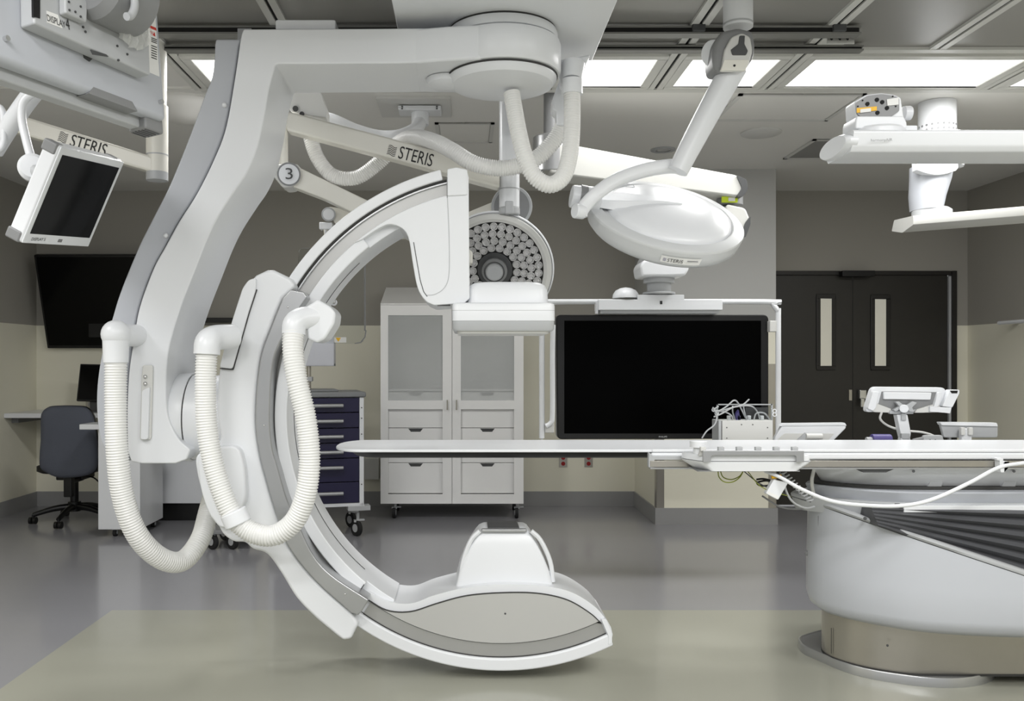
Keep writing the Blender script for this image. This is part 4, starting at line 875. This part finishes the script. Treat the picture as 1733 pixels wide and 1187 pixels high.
# ================================================================== LEFT: small display, arm, overhead display
la = thing('suspension_arm', 'cream suspension arm with dark lettering above the small tilted display at left', 'suspension arm', W(265, 305, 4.3))
DA = 4.25; fA = DA-.0015
obj('arm', ppx([(-40, 168), (42, 197), (250, 262), (268, 270), (268, 294), (250, 289), (19, 222), (-40, 202)], DA, .10), warmwhite, la, bevel=.012, seg=4)
obj('end_tube', cyl(W(266, 180, 4.3), W(266, 292, 4.3), .052, 32), warmwhite, la)
obj('ceiling_tube', cyl((SX(266, 4.3), 4.3, SZ(184, 4.3)), (SX(266, 4.3), 4.3, CEIL-.01), .045, 28), warmwhite, la)
obj('tube_ring', cyl(W(266, 262, 4.3), W(266, 264, 4.3), .0532, 32), lgrey, la)
obj('end_cap', cyl(W(266, 292, 4.3), W(266, 306, 4.3), .052, 32), lgrey, la)
u_ = (W(175, 255, fA)-W(100, 232, fA)).normalized(); v_ = Vector((-u_.z, 0, u_.x))
text('STERIS', W(117, 247, fA), W(177, 265, fA), .060, (0, -1, 0), ink, la, 'arm_lettering')
flag_mark(W(97, 239, fA), u_, v_, (0, -1, 0), .052, ink, la)
# small display
fr5 = Frame((-1.526, 3.067, 1.779), (-1.477, 3.438, 1.816), (-1.392, 3.023, 2.044))
m5 = thing('small_display', 'small tilted flat display in grey-white bezel hanging at upper left', 'monitor', W(115, 417, 3.2))
a, b, c = .376, .301, 0
hs = obj('housing', fr5.box(-.022, a+.022, -.040, b+.028, -.065, -.004), white, m5, bevel=.010, seg=4)
obj('bezel', fr5.box(-.02, a+.02, -.038, b+.026, -.006, 0), white, m5, bevel=.003)
obj('screen', fr5.box(0, a, 0, b, -.002, .001), screen2, m5)
for (ca_, cb_) in ((-.026, b-.012), (a-.016, b-.012), (-.026, -.044), (a-.016, -.044)):
    cb2 = obj('corner_bumper', join(fr5.box(ca_, ca_+.042, cb_, cb_+.042, -.070, -.012)), mgrey, m5, bevel=.008)
text('DISPLAY 5', fr5.p(.02, -.026, .001), fr5.p(.10, -.024, .001), .012, fr5.n, ink, m5, 'display_lettering')
obj('button_mark', fr5.box(.18, .205, -.026, -.014, 0, .001), greyink, m5)
obj('mount_disc', cyl(fr5.p(.19, .16, -.065), fr5.p(.19, .16, -.13), .045, 24), alu, m5)
hubp = W(56, 285, 3.28)
obj('pivot_hub', join(lathe([(.01, -.03), (.045, -.028), (.052, -.01), (.052, .02), (.04, .035), (.01, .036)], hubp, (.35, -.9, 0), 32)), white, m5)
obj('pivot_link', sweep([hubp, fr5.p(.19, .16, -.12)], .03, 14, 0), lgrey, m5)
obj('curved_arm', sweep([W(x, y, d) for x, y, d in [(88, 150, 3.30), (60, 156, 3.30), (40, 172, 3.30), (37, 200, 3.3), (44, 235, 3.29), (54, 272, 3.28)]], .016, 14, 6), white, m5)
obj('support_arm', sweep([W(x, y, d) for x, y, d in [(88, 120, 3.36), (50, 165, 3.38), (15, 215, 3.42), (-10, 255, 3.45)]], .036, 16, 5), white, m5)
obj('support_loop', sweep([W(x, y, d) for x, y, d in [(-12, 180, 3.4), (3, 185, 3.4), (6, 215, 3.4), (5, 245, 3.4), (-8, 260, 3.4)]], .012, 12, 5), white, m5)
# overhead display seen from behind
O4 = W(283, 206, 2.75)
fr4 = Frame(O4, O4+Vector((.374, .927, 0)), O4+Vector((-.085, .034, 1)))
m4 = thing('overhead_display', 'large grey display seen from behind and below, filling the upper left corner', 'monitor', fr4.p(-.35, 0, -.03))
obj('back_shell', fr4.box(-.80, 0, 0, .50, -.05, 0), covergrey, m4, bevel=.018, seg=5)
obj('front_bezel', fr4.box(-.80, -.004, -.028, .52, -.085, -.045), lgrey, m4, bevel=.006)
obj('bottom_notch', fr4.poly([(-.32, -.002), (-.30, .022), (-.15, .022), (-.13, -.002)], -.045, .0008), mgrey, m4)
obj('corner_bumper', fr4.box(-.075, .006, -.036, .012, -.09, -.02), mgrey, m4, bevel=.008)
for i in range(5): obj('bumper_rib', fr4.box(-.07, -.01, -.0375, -.035, -.083+i*.013, -.077+i*.013), dgrey, m4)
obj('corner_bumper', fr4.box(-.05, .006, .40, .50, -.02, .003), mgrey, m4, bevel=.008)
def l4(pts, c0, c1): return fr4.poly([hit(fr4, x, y, c1) for x, y in pts], c0, c1)
mbx = obj('mount_box', l4([(56, -60), (58, 40), (255, 128), (252, 40), (245, -60)], 0, .05), lgrey, m4, bevel=.006)
obj('mount_slot', l4([(56, -30), (57, 28), (68, 31), (68, -30)], .045, .052), black, m4)
obj('name_label', l4([(79, 18), (80, 38), (106, 48), (98, 25)], .0495, .0508), labelm, mbx)
pa, pb = hit(fr4, 80, 35, .052); qa, qb = hit(fr4, 111, 47.5, .052)
text('DISPLAY', fr4.p(pa, pb, .0515), fr4.p(qa, qb, .0515), .0175, fr4.n, ink, mbx, 'display_lettering')
pa, pb = hit(fr4, 112.5, 49, .052); qa, qb = hit(fr4, 119, 51, .052)
text('4', fr4.p(pa, pb, .0515), fr4.p(qa, qb, .0515), .029, fr4.n, ink, mbx, 'display_number')
for x, y in ((140, 46), (144, 54), (200, 102), (215, 92), (198, 78)): 
    q = hit(fr4, x, y, .05); obj('screw', cyl(fr4.p(q[0], q[1], .049), fr4.p(q[0], q[1], .053), .0035, 8), dgrey, mbx)
obj('knuckle_plate', l4([(110, -20), (111, 22), (148, 38), (150, -20)], .05, .075), lgrey, m4, bevel=.006)
for x, y in ((118, 17), (128, 20), (137, 28), (137, 11), (117, 3)):
    q = hit(fr4, x, y, .077); obj('screw', cyl(fr4.p(q[0], q[1], .074), fr4.p(q[0], q[1], .0775), .0032, 8), dgrey, m4)
kc = hit(fr4, 200, -10, .10)
obj('knuckle', join(lathe([(.02, -.10), (.075, -.095), (.095, -.07), (.095, .07), (.075, .09), (.02, .095)], fr4.p(kc[0], kc[1], .09), fr4.u, 36)), mgrey, m4)
ka = hit(fr4, 222, 22, .17)
obj('knuckle_lever', sweep([fr4.p(*hit(fr4, x, y, .18), .18) for x, y in [(226, -12), (228, 10), (222, 26), (214, 28)]], .011, 12, 5), lgrey, m4)
kc2 = fr4.p(kc[0], kc[1], .09)
obj('ceiling_stem', cyl(kc2, (kc2.x, kc2.y, CEIL-.002), .05, 28), lgrey, m4)
bagp = [fr4.p(*hit(fr4, x, y, .06), .06) for x, y in [(195, 45), (205, 68), (222, 82), (240, 84), (254, 72), (258, 55), (250, 35)]]
random.seed(7)
V = []; Fc = []
for i, p in enumerate(cr(bagp, 5)):
    for j in range(6):
        V.append(p.lerp(fr4.p(kc[0], kc[1]-.02, .08), j/5*.7)+fr4.n*(random.uniform(-.006, .012)+.02*math.sin(j/5*PI)))
nn_ = len(V)//6
for i in range(nn_-1):
    for j in range(5): Fc.append((i*6+j, i*6+j+1, (i+1)*6+j+1, (i+1)*6+j))
bg = tag(obj('plastic_bag', (V, Fc), mat('clear_film', (225, 226, 224), .12, alpha=.45, noise=.2, nscale=60), smooth=False), 'crumpled clear plastic bag wrapped round the overhead display knuckle', 'bag')
obj('keyhole', l4([(140, 84), (144, 80), (156, 84), (158, 98), (152, 104), (143, 98)], -.002, .003), dgrey, m4)
obj('key_tab', l4([(154, 84), (180, 92), (184, 96), (158, 92)], .048, .052), dgrey, m4)
obj('rating_label', l4([(246, 12), (262, 16), (270, 130), (252, 122)], 0, .0008), labelm, m4)
obj('red_mark', l4([(252, 42), (264, 47), (265, 52), (253, 47)], .0005, .0014), redink, m4)
obj('red_mark', l4([(254, 52), (262, 55), (263, 62), (256, 58)], .0005, .0013), redink, m4)
for y0 in (63, 66, 69, 76, 80, 84, 88, 92, 96): obj('print_line', l4([(256, y0), (265.5, y0+3.6), (265.7, y0+5.2), (256.2, y0+1.6)], .0005, .0013), ink, m4)
for y0 in (9, 14, 19): obj('vent_slot', l4([(252, y0), (264, y0+5), (264, y0+6.5), (252, y0+1.5)], -.0005, .0012), dgrey, m4)
for x, y in ((8, 66), (270, 173)):
    q = hit(fr4, x, y, 0); obj('thumb_screw', cyl(fr4.p(q[0], q[1], 0), fr4.p(q[0], q[1], .012), .007, 14), chrome, m4)
# ================================================================== RIGHT: empty equipment booms
b1 = thing('equipment_boom', 'upper white ceiling boom arm with bare round mount showing yellow tag', 'equipment boom', W(1580, 272, 3.4))
x0, x1 = SX(1437, 3.3), 2.75
obj('arm', loft([[(x, y, z) for y, z in rpoly([(3.32, 2.125), (3.30, 2.145), (3.285, 2.195), (3.30, 2.205), (3.52, 2.205), (3.56, 2.17), (3.52, 2.125)], .006, 3)] for x in (x0+.012, x1)]), white, b1)
obj('end_cap', loft([[(x0+.03-e2, y, z) for y, z in [(3.42+.135*s*math.cos(2*PI*k/32), 2.165+.041*s*math.sin(2*PI*k/32)) for k in range(32)]] for s, e2 in ((1, 0), (1, .03), (.9, .044))]), white, b1)
text('harmonyAIR', W(1474, 241, 3.284), W(1510, 240, 3.284), .013, (0, -1, 0), greyink, b1, 'maker_lettering')
obj('mount_base', join(lathe([(.105, 0), (.105, .025), (.095, .035)], (SX(1487, 3.40), 3.42, 2.200), (0, 0, 1), 40, sx=1.0)), white, b1)
obj('mount_neck', ppx(rpoly([(1450, 196), (1530, 196), (1535, 207), (1535, 218), (1448, 218), (1448, 205)], 4), 3.36, .12), white, b1, bevel=.012)
obj('slide_plate', bpx(1530, 212, 1553, 222, 3.38, .1), white, b1, bevel=.004)
obj('side_knob', cyl(W(1528, 192, 3.45), W(1541, 192, 3.45), .028, 24), white, b1, bevel=.004)
hd = obj('mount_head', ppx(rpoly([(1447, 171), (1466, 160), (1492, 157), (1514, 160), (1525, 165), (1530, 200), (1510, 205), (1456, 205), (1448, 196)], 3), 3.37, .09), white, b1, bevel=.006)
obj('face_plate', ppx(rpoly([(1449, 173), (1468, 162), (1492, 159), (1512, 162), (1522, 166), (1522, 188), (1505, 200), (1460, 200), (1450, 192)], 3), 3.362, .006), mgrey, hd)
for x, y in ((1484, 169), (1468, 176), (1493, 173), (1501, 183), (1485, 191)): obj('socket', cyl(W(x, y, 3.358), W(x, y, 3.363), .008, 14), black, hd)
for x, y in ((1452, 180), (1516, 180), (1511, 163), (1460, 170)): obj('hole', cyl(W(x, y, 3.359), W(x, y, 3.363), .003, 8), black, hd)
obj('yellow_tag', ppx([(1450, 183), (1484, 180), (1484, 187), (1450, 191)], 3.359, .002), yellowm, hd)
obj('white_tag', ppx([(1456, 185), (1474, 183), (1474, 189), (1456, 191)], 3.3575, .0012), labelm, hd)
obj('paper_tag', ppx([(1501, 168), (1521, 165), (1521, 177), (1502, 179)], 3.359, .002), labelm, hd)
obj('ceiling_column', cyl((x1-.1, 3.44, 2.205), (x1-.1, 3.44, CEIL-.002), .09, 32), white, b1)
b2 = thing('equipment_boom', 'lower white ceiling boom with perforated ceiling collar and arm rising to the right', 'equipment boom', W(1600, 395, 5.2))
pcx = SX(1586, 5.3)
obj('ceiling_collar', cyl((pcx, 5.30, SZ(232, 5.3)), (pcx, 5.30, CEIL-.002), .105, 40), white, b2)
for i in range(12):
    a = -PI/2+(i-5.5)*.30
    for dz in (0, .028): obj('collar_hole', cyl((pcx+.1035*math.cos(a), 5.30+.1035*math.sin(a), SZ(208, 5.2)-dz), (pcx+.1062*math.cos(a), 5.30+.1062*math.sin(a), SZ(208, 5.2)-dz), .007, 10), mgrey, b2)
obj('column_upper', loft([[(x, y, SZ(280, 5.2)+dz) for x, y in [(pcx+(.125)*math.cos(2*PI*k/40), 5.26+.12*math.sin(2*PI*k/40)) for k in range(40)]] for dz in (0, .2)]), white, b2)
def colrow(py, l, r): 
    cx2 = (SX(l, 5.2)+SX(r, 5.2))/2; hw = (SX(r, 5.2)-SX(l, 5.2))/2
    return [(cx2+hw*math.cos(2*PI*k/40), 5.26+.115*math.sin(2*PI*k/40), SZ(py, 5.2)) for k in range(40)]
obj('column_shaft', loft([colrow(354, 1553, 1600), colrow(330, 1550, 1606), colrow(300, 1551, 1616), colrow(280, 1551, 1620)]), covergrey, b2)
obj('column_bracket', ppx([(1551, 268), (1621, 268), (1622, 284)]+[tuple(p) for p in cr([(1618, 289), (1602, 294), (1585, 296), (1567, 293), (1552, 288)], 4)], 5.13, .06), white, b2, bevel=.004)
obj('column_foot', lathe([(.11, 0), (.11, .04), (.09, .055)], (SX(1577, 5.25), 5.25, SZ(366, 5.2)), (0, 0, 1), 36), lgrey, b2)
obj('arm', loft([[(SX(1534, 5.2), y, z) for y, z in rpoly([(5.12, SZ(384, 5.2)), (5.12, SZ(369, 5.2)), (5.35, SZ(366, 5.2)), (5.38, SZ(384, 5.2)), (5.25, SZ(392, 5.2))], .008, 2)], [(4.3, y-1.0, z+.02) for y, z in rpoly([(5.12, SZ(384, 5.2)), (5.12, SZ(369, 5.2)), (5.35, SZ(366, 5.2)), (5.38, SZ(384, 5.2)), (5.25, SZ(392, 5.2))], .008, 2)]]), boomm, b2)
# ================================================================== BACKGROUND FURNITURE
def caster(parent, x, y, r=.04, m=rubber, rim=lgrey, ang=0., lever=False):
    c_ = obj('caster', cyl((x-.014, y, r), (x+.014, y, r), r, 24) if ang == 0 else cyl(Vector((x, y, r))-Vector((math.cos(ang), math.sin(ang), 0))*.014, Vector((x, y, r))+Vector((math.cos(ang), math.sin(ang), 0))*.014, r, 24), m, parent, bevel=.004, seg=2)
    d = Vector((math.cos(ang), math.sin(ang), 0))
    obj('wheel_cap', cyl(Vector((x, y, r))-d*.0165, Vector((x, y, r))+d*.0165, r*.5, 20), rim, c_)
    q = Vector((x, y, r))
    obj('fork', join(cyl(q+Vector((.01, 0, r*.6)), q+Vector((.01, 0, r*1.9)), .012, 12), box(x-.02, x+.025, y-.02, y+.02, r*1.75, r*2.0)), rim, c_)
    if lever: obj('brake', box(x+.0, x+.06, y-.02, y+.015, r*1.9, r*2.1), rim, c_, bevel=.003)
    return c_
# tall cabinet
K = 201.0; DC = F/K
cab = thing('supply_cabinet', 'tall white mobile supply cabinet with glazed doors and sloping top, mid back wall', 'cabinet', (SX(765, DC), DC+.25, 0))
cx0, cx1 = SX(644, DC), SX(886, DC); zb_, zt_ = SZ(853, DC), SZ(516, DC); dep = .52
T = .018
obj('carcass', join(box(cx0, cx0+T, DC+.022, DC+dep, zb_, zt_), box(cx1-T, cx1, DC+.022, DC+dep, zb_, zt_), box(cx0+T, cx1-T, DC+dep-.01, DC+dep, zb_, zt_), box(cx0+T, cx1-T, DC+.022, DC+dep, zb_, zb_+T), box((cx0+cx1)/2-.012, (cx0+cx1)/2+.012, DC+.03, DC+dep-.01, zb_+T, zt_-.002)), cabm, cab)
obj('sloping_top', loft([[(cx0, DC+.0, zt_), (cx1, DC+.0, zt_), (cx1, DC+dep, zt_), (cx0, DC+dep, zt_)], [(cx0, DC+.006, zt_+.012), (cx1, DC+.006, zt_+.012), (cx1, DC+dep, zt_+.19), (cx0, DC+dep, zt_+.19)]]), cabm, cab, smooth=False)
mx_ = SX(765, DC)
for s, (xa, xb, wa, wb) in enumerate(((cx0, mx_-.002, 657, 749), (mx_+.002, cx1, 780, 870))):
    A, Bx = SX(wa, DC), SX(wb, DC)
    zs = [zb_, SZ(837, DC), SZ(693, DC), SZ(678, DC), SZ(534, DC), zt_-.002]
    d = obj('door', join(box(xa, A, DC, DC+.02, zb_, zs[5]), box(Bx, xb, DC, DC+.02, zb_, zs[5]), box(A, Bx, DC, DC+.02, zb_, zs[1]), box(A, Bx, DC, DC+.02, zs[2], zs[3]), box(A, Bx, DC, DC+.02, zs[4], zs[5])), cabm, cab, smooth=False)
    obj('pane', box(A, Bx, DC+.009, DC+.012, zs[3], zs[4]), glassp, d, smooth=False)
    hx = SX(757 if s == 0 else 772.5, DC)
    obj('handle', join(cyl((hx, DC-.025, SZ(694, DC)), (hx, DC-.025, SZ(677, DC)), .005, 10), cyl((hx, DC-.025, SZ(692, DC)), (hx, DC, SZ(692, DC)), .004, 8), cyl((hx, DC-.025, SZ(679, DC)), (hx, DC, SZ(679, DC)), .004, 8)), steel, d)
    ca0 = cx0+T+.004 if s == 0 else mx_+.016; ca1 = mx_-.016 if s == 0 else cx1-T-.004
    obj('shelf', box(ca0, ca1, DC+.03, DC+dep-.01, SZ(662, DC), SZ(659, DC)), cabm, cab)
    for yt, yb in ((664, 724.6), (725, 783.6), (784, 836)):
        dd = obj('drawer', box(ca0, ca1, DC+.03, DC+.3, SZ(yb, DC), SZ(yt+.5, DC)), cabm, cab)
        hc = (A+Bx)/2
        obj('finger_slot', prism([(hc-.062, SZ(yt+1, DC)), (hc+.062, SZ(yt+1, DC)), (hc+.04, SZ(yt+6.5, DC)), (hc-.04, SZ(yt+6.5, DC))], DC+.0285, DC+.034), dgrey, dd, smooth=False)
for x in (cx0+.11, cx1-.055):
    for y in (DC+.06, DC+dep-.06): caster(cab, x, y, .048, lever=True)
# navy drawer cart
XF[0] = Matrix.Translation((SX(616, 6.62), 6.62, 0)) @ Matrix.Rotation(math.radians(14), 4, 'Z')
ct = thing('drawer_cart', 'navy drawer cart with white frame and grey top on casters', 'medical cart', (-.33, .25, 0))
k = 6.62; zt_ = SZ(668, k)
obj('frame', join(box(-.70, 0, .03, .50, .235, zt_-.02), box(-.035, 0, 0, .03, .235, zt_-.02), box(-.70, -.665, 0, .03, .235, zt_-.02), box(-.70, 0, 0, .03, .235, .262)), white, ct, bevel=.004, seg=2)
obj('top', box(-.72, .015, -.015, .52, zt_-.02, zt_+.02), greycover, ct, bevel=.012)
obj('tray_lip', box(-.55, -.18, .1, .45, zt_+.019, zt_+.035), greycover, ct, bevel=.01)
zs = [SZ(y, k) for y in (673, 698, 724, 749, 775, 815, 868)]
for i in range(6):
    z1, z0 = zs[i]-.003, max(zs[i+1]+.003, .264)
    d = obj('drawer', box(-.663, -.037, -.006, .03, z0, z1), navy, ct, bevel=.003, seg=2)
    hz = SZ((686, 712, 738, 764, 790, 833)[i], k)
    obj('handle', join(cyl((-.60, -.04, hz), (-.16, -.04, hz), .0145, 12), box(-.6, -.585, -.04, 0, hz-.008, hz+.008), box(-.175, -.16, -.04, 0, hz-.008, hz+.008)), alu, d)
for i, z in enumerate((.4, .62, .78, .9, .98)): obj('rivet', cyl((-.018, -.003, z), (-.018, .003, z), .005, 8), dgrey, ct)
for x, y in ((-.05, .05), (-.62, .05), (-.05, .42), (-.62, .42)): caster(ct, x, y, .062, lever=(x > -.1), ang=.5)
obj('caster_plate', join(box(-.12, .05, .0, .10, .2, .236)), lgrey, ct, bevel=.003)
XF[0] = None
ivp = thing('glove_box_holder', 'milky clear plastic holder on a steel pole above the navy cart', 'holder', W(542, 660, 6.7))
obj('pole', cyl(W(523, 664, 6.85), W(523, 560, 6.85), .016, 14), steel, ivp)
obj('pole_clamp', bpx(518, 638, 528, 646, 6.82, .06), lgrey, ivp, bevel=.004)
obj('holder', join(bpx(505, 578, 565, 619, 6.80, .006), bpx(505, 578, 565, 619, 6.90, .006), bpx(505, 616, 565, 620, 6.806, .094), bpx(562, 578, 565, 619, 6.806, .094), bpx(505, 540, 565, 578, 6.90, .006)), milky, ivp, smooth=False)
# office chair
kx = 7.25
oc = thing('office_chair', 'slate grey office chair with black five-star base at the left desk', 'office chair', (SX(124, kx), kx, 0))
ccx = SX(126, kx)
bo = [(69, 716), (70, 700), (78, 691), (92, 688), (130, 688), (146, 692), (156, 706), (160, 730), (164, 770), (162, 792), (152, 803), (130, 808), (100, 809), (80, 802), (68, 792), (67, 770), (69, 745)]
bs = [tuple(p) for p in cr(bo, 3, True)]
mcx, mcy = 114, 750
L = []
for s, dd in ((.75, -.035), (.9, -.026), (.975, -.012), (1.0, .008), (1.0, .03), (.97, .045)):
    L.append([(SX(mcx+(x-mcx)*s, kx-.33), kx-.33+dd, SZ(mcy+(y-mcy)*s, kx-.33)) for x, y in bs])
L.insert(0, [(SX(mcx+(x-mcx)*.4, kx-.33), kx-.37, SZ(mcy+(y-mcy)*.4, kx-.33)) for x, y in bs])
obj('backrest', loft(L), fabric, oc, sharp=180)
obj('backrest_edge', loft([[(SX(mcx+(x-mcx)*1.012, kx-.33), kx-.33+d_, SZ(mcy+(y-mcy)*1.012, kx-.33)) for x, y in bs] for d_ in (.028, .05)]), black, oc)
obj('seat', loft([[(x, y, z) for x, y in rpoly([(ccx-.24+e, kx-.22+e), (ccx+.24-e, kx-.22+e), (ccx+.25-e, kx+.26-e), (ccx-.25+e, kx+.26-e)], .1)] for z, e in ((.42, .03), (.44, .0), (.48, .0), (.50, .04))]), black, oc)
obj('back_bar', join(bpx(107, 800, 121, 842, kx-.30, .06), bpx(107, 812, 121, 820, kx-.28, .24)), black, oc, bevel=.008)
obj('gas_post', join(cyl((ccx, kx, .14), (ccx, kx, .42), .032, 20), cyl((ccx, kx, .09), (ccx, kx, .17), .05, 20)), black, oc)
obj('mechanism', box(ccx-.10, ccx+.12, kx-.12, kx+.12, .36, .42), black, oc, bevel=.01)
obj('lever', sweep([(ccx+.1, kx-.05, .39), (ccx+.2, kx-.1, .38), (ccx+.26, kx-.12, .34)], .006, 8, 3), black, oc)
for i in range(5):
    a = math.radians(200+72*i); e = Vector((ccx+.31*math.cos(a), kx+.31*math.sin(a), .075)); s = Vector((ccx, kx, .13))
    leg = obj('leg', sweep([s, s.lerp(e, .5)+Vector((0, 0, .015)), e], lambda t: .03-.012*t, 12, 3), black, oc)
    cc_ = Vector((e.x, e.y, .03))
    obj('caster', join(cyl(cc_-Vector((.028, 0, 0)), cc_-Vector((.006, 0, 0)), .029, 18), cyl(cc_+Vector((.006, 0, 0)), cc_+Vector((.028, 0, 0)), .029, 18), cyl(cc_, cc_+Vector((0, 0, .05)), .01, 8)), black, leg)
# wall desk
dk = thing('wall_desk', 'white wall-hung desk shelf running along the back left corner', 'desk', (-2.9, 7.8, SZ(708, 7.45)))
obj('worktop', box(XL, -2.2, 7.47, BW-.001, SZ(708, 7.47), SZ(700, 7.47)), white, dk, bevel=.004, seg=2)
obj('bracket', bpx(18, 708, 31, 716, 7.6, .43), mgrey, dk)
obj('bracket', bpx(300, 708, 310, 716, 7.6, .43), mgrey, dk)
dm = thing('desktop_monitor', 'black desktop monitor on the wall desk above the office chair', 'monitor', W(160, 697, 7.7))
fm = Frame(W(129, 679, 7.62), W(215, 681, 7.62), W(136, 617, 7.68))
obj('housing', fm.box(0, .46, 0, .33, -.03, 0), black, dm, bevel=.006)
obj('screen', fm.box(.012, .448, .014, .318, 0, .002), screen2, dm)
obj('stand', join(box(SX(155, 7.7), SX(168, 7.7), 7.66, 7.70, SZ(701, 7.7)+.01, SZ(675, 7.7)), box(SX(140, 7.7), SX(180, 7.7), 7.6, 7.8, SZ(700, 7.47)+.0005, SZ(700, 7.47)+.014)), dgrey, dm, bevel=.004)
wo = thing('wall_outlet', 'single steel wall outlet below the desktop monitor', 'outlet', (SX(152, BW), BW, 1.0))
obj('plate', bpx(145, 678, 160, 690, BW-.006, .006), steel, wo)
obj('socket', bpx(149, 681, 156, 688, BW-.009, .003), lgrey, wo)
# mobile pedestal desk
pd_ = thing('mobile_workstation', 'white mobile workstation with overhanging top and block side beside the office chair', 'workstation', (SX(210, 6.6), 6.8, 0))
k = 6.6
obj('worktop', box(SX(137, k), SX(290, k), k-.03, k+.22, SZ(727, k), SZ(718, k)), white, pd_, bevel=.004, seg=2)
obj('side_block', box(SX(166, k), SX(237, k), k, k+.50, .06, SZ(727.5, k)), white, pd_, bevel=.003, seg=1)
for x in (SX(190, k), SX(226, k)):
    for y in (k+.06, k+.42): caster(pd_, x, y, .028)
st = thing('storage_unit', 'plain white storage unit standing behind the hose and mobile workstation', 'storage unit', (SX(300, 7.25), 7.6, 0))
obj('body', box(-2.75, SX(343, 7.25), 7.25, 7.46, .152, .86), white, st, bevel=.003, seg=1)
obj('plinth', box(-2.70, SX(338, 7.25)-.02, 7.31, 7.45, .0, .152), black, st)
# low equipment stand, mostly hidden: only its casters show
es = thing('rolling_stand', 'dark casters of a rolling stand peeking out below the arc carriage', 'rolling stand', (SX(395, 6.1), 6.3, 0))
kk = 6.15
obj('base', box(SX(350, kk), SX(425, kk), kk, kk+.4, .112, .14), mgrey, es, bevel=.006)
obj('column', box(SX(395, kk), SX(420, kk), kk+.15, kk+.25, .14, .9), lgrey, es, bevel=.006)
for x in (SX(391, kk), SX(357, kk)):
    for y in (kk+.04, kk+.36): caster(es, x, y, .055, ang=.9)
